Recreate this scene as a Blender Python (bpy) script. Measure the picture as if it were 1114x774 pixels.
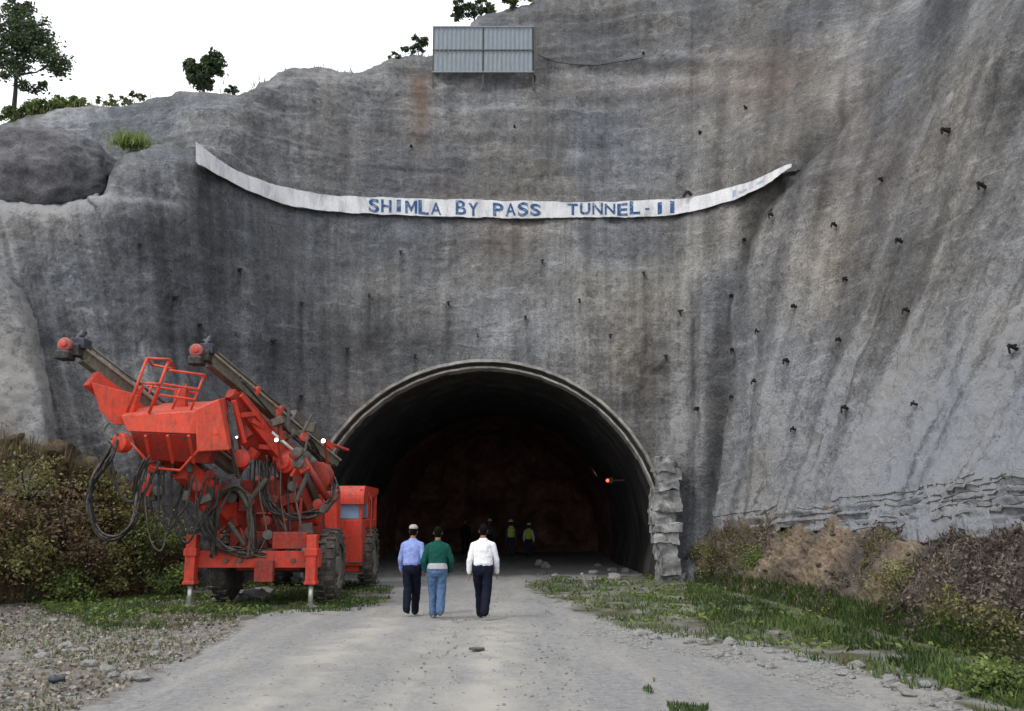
import bpy, bmesh, math, random
import numpy as np
from mathutils import Vector, Matrix
R_ = math.radians
random.seed(7); rng = np.random.default_rng(7)
for o in list(bpy.data.objects): bpy.data.objects.remove(o)
scene = bpy.context.scene
col = scene.collection

# ------------------------------------------------------------------ camera
CAMZ, FPX, CX, CY = 1.94, 965.0, 557.0, 387.0
PITCH = math.atan(175 / FPX)
cp, sp = math.cos(PITCH), math.sin(PITCH)
cam = bpy.data.cameras.new('camera'); camo = bpy.data.objects.new('camera', cam); col.objects.link(camo)
camo.location = (0, 0, CAMZ); camo.rotation_euler = (math.pi / 2 + PITCH, 0, 0)
cam.sensor_width = 36; cam.lens = 36 * FPX / 1114; cam.clip_end = 2000
scene.camera = camo

# ------------------------------------------------------------------ sky, sun, exposure
SUN_EL, SUN_AZ = R_(50), R_(236)      # azimuth from +Y clockwise: behind the camera, a little to the left
w = bpy.data.worlds.new('World'); scene.world = w; w.use_nodes = True
nt = w.node_tree; nt.nodes.clear()
wo = nt.nodes.new('ShaderNodeOutputWorld'); bg = nt.nodes.new('ShaderNodeBackground')
sky = nt.nodes.new('ShaderNodeTexSky'); sky.sky_type = 'NISHITA'; sky.sun_disc = False
sky.sun_elevation = SUN_EL; sky.sun_rotation = SUN_AZ; sky.dust_density = 4
mixw = nt.nodes.new('ShaderNodeMix'); mixw.data_type = 'RGBA'; mixw.inputs[0].default_value = 0.86
mixw.inputs[7].default_value = (13.2, 13.4, 13.8, 1)
nt.links.new(sky.outputs[0], mixw.inputs[6]); nt.links.new(mixw.outputs[2], bg.inputs[0])
bg.inputs[1].default_value = 0.105
nt.links.new(bg.outputs[0], wo.inputs[0])
sl = bpy.data.lights.new('sun', 'SUN'); sl.energy = 1.5; sl.angle = R_(12); sl.color = (1, .96, .9)
so = bpy.data.objects.new('sun', sl); col.objects.link(so)
sd = Vector((math.sin(SUN_AZ) * math.cos(SUN_EL), math.cos(SUN_AZ) * math.cos(SUN_EL), math.sin(SUN_EL)))
so.rotation_euler = sd.to_track_quat('Z', 'Y').to_euler(); so.location = sd * 60
vs = scene.view_settings; vs.view_transform = 'Standard'; vs.look = 'None'; vs.exposure = 0.18; vs.gamma = 1
vs.use_curve_mapping = False
scene.render.engine = 'CYCLES'
scene.cycles.max_bounces = 6; scene.cycles.diffuse_bounces = 4

# ------------------------------------------------------------------ pixel helpers (photo pixels 1114 x 774)
def ray(px, py):
    u = px - CX; v = CY - py
    return u, FPX * cp - v * sp, FPX * sp + v * cp
def P(px, py, Y):
    a, b, c = ray(px, py); return Vector((a / b * Y, Y, CAMZ + c / b * Y))
def G(px, py, z=0.0):
    a, b, c = ray(px, py); Y = (z - CAMZ) * b / c; return Vector((a / b * Y, Y, z))
def Pn(px, py, Y):
    u = px - CX; v = CY - py; b = FPX * cp - v * sp; c = FPX * sp + v * cp
    return np.stack([u / b * Y, Y, CAMZ + c / b * Y], -1)
def project(p):
    x, y, z = p[:, 0], p[:, 1], p[:, 2] - CAMZ
    d = np.maximum(y * cp + z * sp, .1); up = -y * sp + z * cp
    return CX + FPX * x / d, CY - FPX * up / d

# ------------------------------------------------------------------ noise
def _hash(ix, iy, iz, seed):
    h = (ix.astype(np.int64) * 374761393 + iy.astype(np.int64) * 668265263 + iz.astype(np.int64) * 2147483647 + seed * 974634777) & 0xffffffff
    h = ((h ^ (h >> 13)) * 1274126177) & 0xffffffff
    h = (h ^ (h >> 16)) & 0xffff
    return h / 65535.0
def vnoise(p, seed=0):
    i = np.floor(p).astype(np.int64); f = p - i; f = f * f * f * (f * (f * 6 - 15) + 10)
    r = 0
    for dx in (0, 1):
        wx = f[:, 0] if dx else 1 - f[:, 0]
        for dy in (0, 1):
            wy = f[:, 1] if dy else 1 - f[:, 1]
            for dz in (0, 1):
                wz = f[:, 2] if dz else 1 - f[:, 2]
                r = r + wx * wy * wz * _hash(i[:, 0] + dx, i[:, 1] + dy, i[:, 2] + dz, seed)
    return r * 2 - 1
def fbm(p, octs=4, seed=0, gain=.5):
    a, s, t = 1., 0., 0.; q = np.array(p, float)
    for k in range(octs):
        s = s + a * vnoise(q, seed + k * 17); t += a; a *= gain; q = q * 2.03 + 11.3
    return s / t
def tps(pts):
    pts = np.array(pts, float); xy = pts[:, :2] / 300.; n = len(pts)
    def U(r2): return np.where(r2 > 1e-12, r2 * np.log(np.maximum(r2, 1e-12)) * .5, 0)
    K = U(((xy[:, None] - xy[None]) ** 2).sum(-1)) + np.eye(n) * 1e-3
    Pm = np.c_[np.ones(n), xy]
    A = np.zeros((n + 3, n + 3)); A[:n, :n] = K; A[:n, n:] = Pm; A[n:, :n] = Pm.T
    c = np.linalg.solve(A, np.r_[pts[:, 2], 0, 0, 0])
    def f(px, py):
        q = np.stack([np.ravel(px), np.ravel(py)], -1) / 300.
        out = np.empty(len(q))
        for a in range(0, len(q), 40000):
            b = q[a:a + 40000]
            out[a:a + 40000] = U(((b[:, None] - xy[None]) ** 2).sum(-1)) @ c[:n] + c[n] + b @ c[n + 1:]
        return out.reshape(np.shape(px))
    return f
def inpoly(px, py, poly):
    r = np.zeros(np.shape(px), bool); n = len(poly)
    for i in range(n):
        x0, y0 = poly[i]; x1, y1 = poly[(i + 1) % n]
        c = ((y0 > py) != (y1 > py)) & (px < (x1 - x0) * (py - y0) / ((y1 - y0) or 1e-9) + x0)
        r ^= c
    return r
def interp(poly):
    xs, ys = zip(*poly); return lambda x: np.interp(x, xs, ys)

# ------------------------------------------------------------------ objects
def wloc(o):
    v = Vector((0, 0, 0))
    while o: v += o.location; o = o.parent
    return v
def tag(o, label=None, cat=None, group=None, kind=None):
    if label: o['label'] = label
    if cat: o['category'] = cat
    if group: o['group'] = group
    if kind: o['kind'] = kind
    return o
def empty(name, loc, label, cat, group=None):
    o = bpy.data.objects.new(name, None); col.objects.link(o); o.location = loc; o.empty_display_size = .2
    return tag(o, label, cat, group)
def link(name, me, parent=None):
    o = bpy.data.objects.new(name, me); col.objects.link(o)
    if parent: o.parent = parent
    return o
class MB:
    def __init__(s): s.v = []; s.f = []
    def add(s, v, f):
        k = len(s.v); s.v += [Vector(a) for a in v]; s.f += [tuple(i + k for i in q) for q in f]; return s
    def hexa(s, c8):   # 4 bottom + 4 top
        return s.add(c8, [(3, 2, 1, 0), (4, 5, 6, 7), (0, 1, 5, 4), (1, 2, 6, 5), (2, 3, 7, 6), (3, 0, 4, 7)])
    def box(s, c, size, rot=None):
        c = Vector(c); x, y, z = [a / 2 for a in size]
        pts = [Vector(q) for q in ((-x, -y, -z), (x, -y, -z), (x, y, -z), (-x, y, -z), (-x, -y, z), (x, -y, z), (x, y, z), (-x, y, z))]
        if rot is not None: pts = [rot @ q for q in pts]
        return s.hexa([c + q for q in pts])
    def span(s, a, b):
        return s.box([(a[i] + b[i]) / 2 for i in range(3)], [abs(b[i] - a[i]) for i in range(3)])
    def beam(s, p0, p1, w0, h0, w1=None, h1=None, up=(0, 0, 1)):
        p0, p1 = Vector(p0), Vector(p1); d = (p1 - p0).normalized(); up = Vector(up)
        sx = d.cross(up); sx = sx.normalized() if sx.length > 1e-4 else Vector((1, 0, 0)); uz = sx.cross(d)
        w1 = w1 or w0; h1 = h1 or h0; c = []
        for p, ww, hh in ((p0, w0, h0), (p1, w1, h1)):
            c += [p - sx * ww / 2 - uz * hh / 2, p + sx * ww / 2 - uz * hh / 2, p + sx * ww / 2 + uz * hh / 2, p - sx * ww / 2 + uz * hh / 2]
        return s.hexa(c)
    def tube(s, pts, r, n=8, cap=True):
        pts = [Vector(p) for p in pts]; m = len(pts); rs = r if isinstance(r, (list, tuple)) else [r] * m
        d0 = (pts[1] - pts[0]).normalized(); a = d0.orthogonal().normalized(); V = []
        for i, p in enumerate(pts):
            d = (pts[min(i + 1, m - 1)] - pts[max(i - 1, 0)]).normalized()
            a = (a - d * a.dot(d)); a = a.normalized() if a.length > 1e-6 else d.orthogonal().normalized(); b = d.cross(a)
            V += [p + (a * math.cos(2 * math.pi * j / n) + b * math.sin(2 * math.pi * j / n)) * rs[i] for j in range(n)]
        F = [(i * n + j, i * n + (j + 1) % n, (i + 1) * n + (j + 1) % n, (i + 1) * n + j) for i in range(m - 1) for j in range(n)]
        if cap: F += [tuple(range(n))[::-1], tuple((m - 1) * n + j for j in range(n))]
        return s.add(V, F)
    def lathe(s, c, axis, prof, n=24):   # prof: list of (along, radius)
        c = Vector(c); ax = Vector(axis).normalized(); a = ax.orthogonal().normalized(); b = ax.cross(a); V = []
        for (h, r) in prof:
            V += [c + ax * h + (a * math.cos(2 * math.pi * j / n) + b * math.sin(2 * math.pi * j / n)) * r for j in range(n)]
        m = len(prof)
        F = [(i * n + j, i * n + (j + 1) % n, (i + 1) * n + (j + 1) % n, (i + 1) * n + j) for i in range(m - 1) for j in range(n)]
        F += [tuple(range(n))[::-1], tuple((m - 1) * n + j for j in range(n))]
        return s.add(V, F)
    def loft(s, secs, n=18, power=1.0):  # secs: (center, rx, ry) horizontal-ish rings
        V = []
        for c, rx, ry in secs:
            c = Vector(c)
            V += [c + Vector((rx * math.cos(2 * math.pi * j / n), ry * math.sin(2 * math.pi * j / n), 0)) for j in range(n)]
        m = len(secs)
        F = [(i * n + j, i * n + (j + 1) % n, (i + 1) * n + (j + 1) % n, (i + 1) * n + j) for i in range(m - 1) for j in range(n)]
        F += [tuple(range(n))[::-1], tuple((m - 1) * n + j for j in range(n))]
        return s.add(V, F)
    def ball(s, c, rx, ry=None, rz=None, n=10):
        ry = ry or rx; rz = rz or rx; c = Vector(c); V = [c + Vector((0, 0, -rz))]
        for i in range(1, n):
            t = math.pi * i / n - math.pi / 2
            V += [c + Vector((rx * math.cos(t) * math.cos(2 * math.pi * j / (2 * n)), ry * math.cos(t) * math.sin(2 * math.pi * j / (2 * n)), rz * math.sin(t))) for j in range(2 * n)]
        V.append(c + Vector((0, 0, rz))); m = 2 * n; F = [(0, 1 + (j + 1) % m, 1 + j) for j in range(m)]
        for i in range(n - 2):
            F += [(1 + i * m + j, 1 + i * m + (j + 1) % m, 1 + (i + 1) * m + (j + 1) % m, 1 + (i + 1) * m + j) for j in range(m)]
        k = 1 + (n - 2) * m; F += [(k + j, k + (j + 1) % m, k + m) for j in range(m)]
        return s.add(V, F)
    def cap(s, p0, p1, r0, r1, n=12):   # tapered capsule
        p0, p1 = Vector(p0), Vector(p1); d = (p1 - p0).normalized()
        pts = [p0 - d * r0 * .97, p0 - d * r0 * .7, p0 - d * r0 * .35, p0, p1, p1 + d * r1 * .35, p1 + d * r1 * .7, p1 + d * r1 * .97]
        return s.tube(pts, [r0 * .2, r0 * .71, r0 * .93, r0, r1, r1 * .93, r1 * .71, r1 * .2], n)
    def build(s, name, mat, parent=None, smooth=False, bevel=0, offset=True):
        me = bpy.data.meshes.new(name); off = wloc(parent) if parent and offset else Vector((0, 0, 0))
        me.from_pydata([v - off for v in s.v], [], s.f); me.update()
        if smooth: me.polygons.foreach_set('use_smooth', [True] * len(me.polygons))
        if mat: me.materials.append(mat)
        o = link(name, me, parent)
        if bevel:
            b = o.modifiers.new('bevel', 'BEVEL'); b.width = bevel; b.segments = 2; b.limit_method = 'ANGLE'; b.angle_limit = R_(35)
            if not smooth: me.polygons.foreach_set('use_smooth', [True] * len(me.polygons)); b.harden_normals = True
        return o
def np_mesh(name, V, F, mat, parent=None, smooth=True):
    V = np.asarray(V, np.float32).reshape(-1, 3)
    if parent is not None: V = V - np.array(wloc(parent), np.float32)
    F = np.asarray(F, np.int32); k = F.shape[1]
    me = bpy.data.meshes.new(name); me.vertices.add(len(V)); me.vertices.foreach_set('co', V.ravel())
    me.loops.add(F.size); me.loops.foreach_set('vertex_index', F.ravel())
    me.polygons.add(len(F)); me.polygons.foreach_set('loop_start', np.arange(0, F.size, k, dtype=np.int32))
    me.polygons.foreach_set('use_smooth', np.full(len(F), smooth))
    me.update(calc_edges=True); me.validate()
    if mat: me.materials.append(mat)
    return link(name, me, parent)
def set_attr(o, name, arr):   # per-vertex colour (n,3)
    a = o.data.color_attributes.new(name, 'FLOAT_COLOR', 'POINT')
    a.data.foreach_set('color', np.c_[arr, np.ones(len(arr))].astype(np.float32).ravel())
def set_vec(o, name, arr):
    a = o.data.attributes.new(name, 'FLOAT_VECTOR', 'POINT'); a.data.foreach_set('vector', arr.astype(np.float32).ravel())
def grid_faces(nr, nc, keep=None):
    i = np.arange(nr - 1)[:, None] * nc + np.arange(nc - 1)[None]
    F = np.stack([i, i + nc, i + nc + 1, i + 1], -1)
    return F[keep] if keep is not None else F.reshape(-1, 4)
def grid_normals(V):
    du = np.gradient(V, axis=1); dv = np.gradient(V, axis=0); n = np.cross(du, dv)
    return n / np.maximum(np.linalg.norm(n, axis=-1, keepdims=True), 1e-9)

# ------------------------------------------------------------------ materials
class NT:
    def __init__(s, name):
        s.m = bpy.data.materials.new(name); s.m.use_nodes = True; s.t = s.m.node_tree
        s.b = s.t.nodes['Principled BSDF']; s.b.inputs['Specular IOR Level'].default_value = .3
    def n(s, typ, **kw):
        x = s.t.nodes.new(typ)
        for k, v in kw.items(): setattr(x, k, v)
        return x
    def l(s, a, b): s.t.links.new(a, b)
    def coord(s): return s.n('ShaderNodeTexCoord').outputs['Object']
    def attr(s, name, out='Vector'): return s.n('ShaderNodeAttribute', attribute_name=name).outputs[out]
    def mapping(s, src, scale=(1, 1, 1), loc=(0, 0, 0)):
        m = s.n('ShaderNodeMapping'); m.inputs['Scale'].default_value = scale; m.inputs['Location'].default_value = loc
        s.l(src, m.inputs[0]); return m.outputs[0]
    def noise(s, src, scale=5, detail=6, rough=.6, dist=0):
        x = s.n('ShaderNodeTexNoise'); x.inputs['Scale'].default_value = scale; x.inputs['Detail'].default_value = detail
        x.inputs['Roughness'].default_value = rough; x.inputs['Distortion'].default_value = dist
        if src is not None: s.l(src, x.inputs['Vector'])
        return x.outputs['Fac']
    def ramp(s, fac, stops):
        r = s.n('ShaderNodeValToRGB'); e = r.color_ramp.elements
        while len(e) < len(stops): e.new(.5)
        for q, (p, c) in zip(e, stops): q.position = p; q.color = (c, c, c, 1) if isinstance(c, (int, float)) else (*c, 1)
        s.l(fac, r.inputs[0]); return r.outputs[0]
    def mix(s, fac, a, b, mode='MIX'):
        x = s.n('ShaderNodeMix', data_type='RGBA', blend_type=mode)
        for val, i in ((fac, 0), (a, 6), (b, 7)):
            if isinstance(val, (int, float)): x.inputs[i].default_value = val if i == 0 else (val, val, val, 1)
            elif isinstance(val, (tuple, list)): x.inputs[i].default_value = (*val, 1)
            else: s.l(val, x.inputs[i])
        return x.outputs[2]
    def math(s, op, a, b=0.0, clamp=False):
        x = s.n('ShaderNodeMath', operation=op, use_clamp=clamp)
        for i, v in enumerate((a, b)):
            if isinstance(v, (int, float)): x.inputs[i].default_value = v
            else: s.l(v, x.inputs[i])
        return x.outputs[0]
    def bump(s, h, strength=.5, dist=.05):
        x = s.n('ShaderNodeBump'); x.inputs['Strength'].default_value = strength; x.inputs['Distance'].default_value = dist
        s.l(h, x.inputs['Height']); s.l(x.outputs[0], s.b.inputs['Normal'])
    def done(s, color=None, rough=.85, metal=0):
        if color is not None:
            if isinstance(color, (tuple, list)): s.b.inputs['Base Color'].default_value = (*color, 1)
            else: s.l(color, s.b.inputs['Base Color'])
        if isinstance(rough, (int, float)): s.b.inputs['Roughness'].default_value = rough
        else: s.l(rough, s.b.inputs['Roughness'])
        s.b.inputs['Metallic'].default_value = metal
        return s.m

def shotcrete_mat():
    k = NT('shotcrete'); ob = k.coord(); s = k.attr('streak'); tone = k.attr('tone', 'Color')
    sep = k.n('ShaderNodeSeparateColor'); k.l(tone, sep.inputs[0])
    big = k.noise(k.mapping(ob, (.22, .22, .22)), 1, 5, .6, .6)
    st = k.noise(k.mapping(s, (1.5, .10, 1)), 1.0, 7, .7, .35)
    st2 = k.noise(k.mapping(s, (5.5, .35, 1), (4, 2, 0)), 1.0, 5, .65, .2)
    hz = k.noise(k.mapping(s, (.12, 1.3, 1), (7, 3, 0)), 1.0, 6, .65, .3)
    fine = k.noise(k.mapping(ob, (3.4, 3.4, 3.4)), 1.0, 8, .78, .5)
    grit = k.noise(k.mapping(ob, (15, 15, 15)), 1.0, 5, .85)
    a = k.math('MULTIPLY', k.math('SUBTRACT', big, .5), 1.6)
    b = k.math('MULTIPLY', k.math('SUBTRACT', st, .5), 2.0)
    c = k.math('MULTIPLY', k.math('SUBTRACT', st2, .5), 0.9)
    d = k.math('MULTIPLY', k.math('SUBTRACT', fine, .5), 2.8)
    e = k.math('MULTIPLY', k.math('SUBTRACT', grit, .5), 3.6)
    h = k.math('MULTIPLY', k.math('SUBTRACT', hz, .5), 1.6)
    tot = k.math('ADD', k.math('ADD', a, b), k.math('ADD', k.math('ADD', c, d), k.math('ADD', e, h)))
    var = k.math('POWER', 2.0, k.math('MULTIPLY', tot, 1.0))
    scar = k.noise(k.mapping(ob, (.8, .8, 2.6), (3, 8, 0)), 1.0, 9, .72, .8)
    pit = k.noise(k.mapping(ob, (5, 5, 5), (13, 5, 0)), 1.0, 6, .8, .6)
    crk = k.noise(k.mapping(ob, (1.6, 1.6, .8), (1, 9, 0)), 1.0, 8, .7, 1.2)
    var = k.math('MULTIPLY', var, k.ramp(scar, [(.56, 1.0), (.60, 1.3), (.68, 1.5)]))
    var = k.math('MULTIPLY', var, k.ramp(pit, [(.35, .45), (.42, 1.0)]))
    var = k.math('MULTIPLY', var, k.ramp(crk, [(.35, .65), (.42, 1.0)]))
    lum = k.math('MULTIPLY', sep.outputs[0], var)
    lum = k.math('MINIMUM', lum, .55)
    warm = k.math('ADD', k.attr('warm', 'Fac'), k.math('MULTIPLY', k.math('SUBTRACT', big, .5), 1.4), True)
    tint = k.mix(warm, (.92, .98, 1.09), (1.10, 1.01, .87))
    cc = k.n('ShaderNodeCombineColor')
    for i in range(3): k.l(lum, cc.inputs[i])
    base = k.mix(1.0, cc.outputs[0], tint, 'MULTIPLY')
    rustn = k.math('MULTIPLY', sep.outputs[1], k.ramp(st, [(.3, .15), (.62, 1.0)]), True)
    base = k.mix(rustn, base, (.21, .115, .065))
    moss = k.math('MULTIPLY', sep.outputs[2], k.ramp(fine, [(.35, .2), (.65, 1.0)]), True)
    base = k.mix(moss, base, (.085, .09, .05))
    hh = k.math('ADD', k.math('MULTIPLY', fine, 1.0), k.math('ADD', k.math('MULTIPLY', grit, .5), k.math('MULTIPLY', st2, .6)))
    k.bump(hh, 1.0, .3)
    return k.done(base, .92)
M = {}
M['shotcrete'] = shotcrete_mat()

def ground_mat():
    k = NT('gravel_ground'); c = k.coord(); mk = k.attr('mask', 'Color')
    sep = k.n('ShaderNodeSeparateColor'); k.l(mk, sep.inputs[0])
    n1 = k.noise(k.mapping(c, (.5, .22, 1)), 1, 5, .6); n2 = k.noise(c, 9, 8, .75); n3 = k.noise(c, 55, 4, .75)
    n4 = k.noise(k.mapping(c, (2.2, .35, 1)), 1, 6, .65, .4)
    road = k.ramp(n2, [(.28, (.18, .18, .186)), (.5, (.275, .276, .28)), (.74, (.385, .385, .385))])
    road = k.mix(k.ramp(n4, [(.42, 0.0), (.72, .65)]), road, (.42, .405, .37))
    road = k.mix(k.ramp(n1, [(.5, 0.0), (.75, .5)]), road, (.2, .2, .205))
    road = k.mix(1.0, road, k.ramp(n3, [(.3, .75), (.7, 1.22)]), 'MULTIPLY')
    lit = k.ramp(n2, [(.3, (.085, .075, .06)), (.5, (.18, .165, .14)), (.72, (.34, .33, .30))])
    lit = k.mix(1.0, lit, k.ramp(n3, [(.3, .6), (.7, 1.3)]), 'MULTIPLY')
    soil = k.ramp(n2, [(.3, (.05, .05, .028)), (.6, (.10, .095, .05)), (.8, (.2, .18, .12))])
    sand = k.mix(k.ramp(n2, [(.3, .0), (.7, .5)]), (.47, .45, .405), (.38, .37, .345))
    base = k.mix(sep.outputs[0], road, lit); base = k.mix(sep.outputs[1], base, soil); base = k.mix(sep.outputs[2], base, sand)
    k.bump(k.math('ADD', n2, k.math('MULTIPLY', n3, .5)), .9, .05)
    return k.done(base, .95)
M['ground'] = ground_mat()

def earth_mat(name, stops, sc=3):
    k = NT(name); c = k.coord(); n1 = k.noise(c, sc, 8, .7, .4); n2 = k.noise(c, sc * 9, 5, .75)
    base = k.mix(1.0, k.ramp(n1, stops), k.ramp(n2, [(.3, .55), (.7, 1.35)]), 'MULTIPLY')
    k.bump(k.math('ADD', n1, k.math('MULTIPLY', n2, .4)), 1.0, .12); return k.done(base, .95)
M['earth_plain'] = earth_mat('red_earth', [(.28, (.045, .04, .038)), (.42, (.105, .09, .08)), (.53, (.165, .135, .11)), (.62, (.27, .20, .135)), (.76, (.42, .35, .27))], 1.0)
def bank_mat():
    k = NT('bank_earth'); c = k.coord(); n1 = k.noise(c, 1.1, 8, .7, .4); n2 = k.noise(c, 9, 6, .75); n3 = k.noise(c, 3.2, 6, .7)
    a = k.ramp(n1, [(.3, (.045, .04, .038)), (.45, (.10, .086, .078)), (.6, (.155, .125, .105)), (.75, (.24, .19, .15))])
    b = k.ramp(n3, [(.3, (.17, .125, .088)), (.5, (.28, .215, .15)), (.72, (.41, .35, .275))])
    base = k.mix(k.attr('slip', 'Fac'), a, b); base = k.mix(1.0, base, k.ramp(n2, [(.3, .55), (.7, 1.3)]), 'MULTIPLY')
    k.bump(k.math('ADD', n3, k.math('MULTIPLY', n2, .6)), 1.0, .15); return k.done(base, .95)
M['earth'] = bank_mat()
M['bank_soil'] = earth_mat('bank_soil', [(.3, (.05, .042, .03)), (.5, (.12, .092, .065)), (.75, (.22, .18, .125))])
M['tunnel_rock'] = earth_mat('tunnel_rock', [(.3, (.10, .06, .05)), (.5, (.26, .14, .11)), (.75, (.42, .28, .22))], 1.0)
M['stone'] = earth_mat('pale_stone', [(.3, (.27, .27, .265)), (.5, (.42, .415, .40)), (.75, (.58, .575, .56))], 6)
M['darkrock'] = earth_mat('dark_rock', [(.3, (.07, .07, .078)), (.5, (.13, .13, .14)), (.75, (.23, .23, .24))], 1.6)
M['hilltop'] = earth_mat('hilltop', [(.3, (.05, .06, .03)), (.5, (.09, .1, .05)), (.75, (.16, .15, .1))], 2)

def concrete_mat(name, lo, mid, hi, sc=2.0, streak=True):
    k = NT(name); c = k.coord(); n1 = k.noise(k.mapping(c, (1, 1, .3) if streak else (1, 1, 1)), sc, 8, .7, .3); n2 = k.noise(c, 30, 5, .75)
    base = k.mix(1.0, k.ramp(n1, [(.3, lo), (.5, mid), (.72, hi)]), k.ramp(n2, [(.3, .75), (.7, 1.2)]), 'MULTIPLY')
    k.bump(k.math('ADD', n1, k.math('MULTIPLY', n2, .5)), .6, .05); return k.done(base, .9)
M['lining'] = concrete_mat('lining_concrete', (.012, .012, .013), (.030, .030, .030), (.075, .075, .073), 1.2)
M['rib'] = concrete_mat('rib_concrete', (.11, .105, .095), (.31, .30, .28), (.52, .51, .48), 2.2, False)
M['pier'] = concrete_mat('pier_concrete', (.08, .08, .08), (.25, .25, .25), (.62, .62, .62), 3.0, False)
M['beam'] = concrete_mat('white_beam', (.33, .33, .33), (.62, .63, .65), (.78, .79, .80), 2.4)
M['dark_gap'] = concrete_mat('dark_gap', (.02, .02, .02), (.04, .038, .035), (.07, .065, .06), 2)

def paint_mat(name, colr, dirt=(.06, .045, .035), amt=.5, rough=.45):
    k = NT(name); c = k.coord(); n1 = k.noise(c, 4.5, 8, .75, .5); n2 = k.noise(k.mapping(c, (11, 11, 1.8)), 1, 6, .7)
    f = k.math('MULTIPLY', k.ramp(k.math('ADD', k.math('MULTIPLY', n1, .6), k.math('MULTIPLY', n2, .4)), [(.44, 0.0), (.62, 1.0)]), amt)
    hue = k.mix(k.ramp(n1, [(.35, 0.0), (.65, 1.0)]), colr, tuple(min(1, a * b) for a, b in zip(colr, (1.12, 1.35, 1.15))))
    base = k.mix(f, hue, dirt); k.bump(n1, .12, .02)
    geo = k.n('ShaderNodeNewGeometry'); sx = k.n('ShaderNodeSeparateXYZ'); k.l(geo.outputs['Normal'], sx.inputs[0])
    n3 = k.noise(c, 13, 6, .75, .4)
    dust = k.math('MULTIPLY', k.math('ADD', k.math('MULTIPLY', sx.outputs[2], .45), .22, True), k.ramp(n3, [(.42, 0.0), (.66, 1.0)]), True)
    base = k.mix(dust, base, (.27, .225, .19))
    return k.done(base, k.ramp(n2, [(.3, rough - .08), (.7, rough + .3)]))
M['red'] = paint_mat('red_paint', (.64, .036, .016), amt=.7)
M['orange'] = paint_mat('orange_red_paint', (.70, .052, .022), amt=.6)
M['dred'] = paint_mat('dirty_shaded_red_paint', (.38, .022, .012), amt=.9, rough=.55)  # dirtier red, also used as the shaded tone under the basket
M['steel'] = paint_mat('dark_steel', (.06, .06, .062), (.14, .10, .07), .6, .5)
M['rail'] = paint_mat('feed_rail_steel', (.12, .10, .08), (.03, .026, .022), .9, .5)
M['tan_rail'] = paint_mat('worn_rail', (.30, .23, .18), (.06, .05, .04), .8, .5)
M['chrome'] = paint_mat('chrome_rod', (.62, .62, .6), (.2, .18, .15), .4, .25); M['chrome'].node_tree.nodes['Principled BSDF'].inputs['Metallic'].default_value = .7
M['rubber'] = paint_mat('tyre_rubber', (.022, .022, .022), (.16, .14, .12), .75, .8)
M['hose'] = paint_mat('hose_rubber', (.010, .010, .011), (.06, .055, .05), .5, .5)
M['dhose'] = paint_mat('dusty_hose', (.10, .09, .08), (.02, .018, .016), .8, .7)
M['rim'] = paint_mat('wheel_rim', (.17, .155, .14), (.06, .05, .04), .7, .6)
M['pink'] = paint_mat('pink_cap', (.36, .09, .09), (.1, .04, .035), .7, .5)
M['bluegrey'] = paint_mat('blue_grey_fitting', (.022, .028, .055), (.02, .02, .02), .6, .5)
M['white'] = paint_mat('white_paint', (.72, .72, .70), (.3, .28, .24), .4, .5)
M['bolt'] = NT('rusty_iron').done((.018, .016, .015), .8)
M['sheet'] = paint_mat('galvanised_sheet', (.20, .225, .285), (.13, .135, .15), .6, .5)
M['sheet_dark'] = paint_mat('dark_frame', (.05, .052, .055), (.1, .08, .06), .5, .6)
M['blue_letter'] = None; M['faded_blue'] = concrete_mat('faded_blue', (.18, .25, .38), (.36, .42, .52), (.60, .62, .66), 5)
k = NT('blue_letter_paint'); n = k.noise(k.coord(), 7, 6, .75); M['blue_letter'] = k.done(k.mix(k.ramp(n, [(.49, 0.0), (.66, .8)]), (.018, .072, .19), (.33, .39, .48)), .8)
k = NT('cab_glass'); M['glass'] = k.done((.22, .33, .46), .08); k.b.inputs['Specular IOR Level'].default_value = .8  # pale blue base colour stands in for reflected sky
def emit_mat(name, c, s):
    k = NT(name); k.b.inputs['Emission Color'].default_value = (*c, 1); k.b.inputs['Emission Strength'].default_value = s; return k.done(c, .3)
M['lamp_on'] = emit_mat('lit_lamp', (1, .96, .9), 4); M['lamp_red'] = emit_mat('red_signal_lamp', (1, .06, .03), 5)
def leaf_mat(name, a, b):
    k = NT(name); g = k.n('ShaderNodeObjectInfo'); at = k.attr('tint', 'Color'); sep = k.n('ShaderNodeSeparateColor'); k.l(at, sep.inputs[0])
    k.b.inputs['Transmission Weight'].default_value = 0
    base = k.mix(sep.outputs[0], a, b); m = k.done(base, .6)
    tr = k.n('ShaderNodeBsdfTranslucent'); k.l(base, tr.inputs[0]); mx = k.n('ShaderNodeMixShader'); mx.inputs[0].default_value = .25
    out = k.t.nodes['Material Output']; k.l(k.b.outputs[0], mx.inputs[1]); k.l(tr.outputs[0], mx.inputs[2]); k.l(mx.outputs[0], out.inputs[0]); return m
M['leaf_tree'] = leaf_mat('tree_leaf', (.025, .045, .022), (.10, .145, .065))
M['leaf_shrub'] = leaf_mat('shrub_leaf', (.04, .07, .02), (.20, .26, .07))
M['leaf_olive'] = leaf_mat('olive_leaf', (.075, .08, .03), (.29, .28, .11))
M['leaf_dry'] = leaf_mat('dry_leaf', (.08, .055, .035), (.34, .25, .15))
M['scrub'] = leaf_mat('dry_scrub', (.05, .042, .036), (.24, .20, .165))
M['grass'] = leaf_mat('grass_blade', (.025, .05, .013), (.10, .155, .04))
M['litter'] = leaf_mat('litter_leaf', (.05, .04, .03), (.42, .38, .31))
M['bark'] = earth_mat('bark', [(.3, (.03, .025, .02)), (.5, (.07, .06, .05)), (.75, (.12, .1, .09))], 8)

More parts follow.
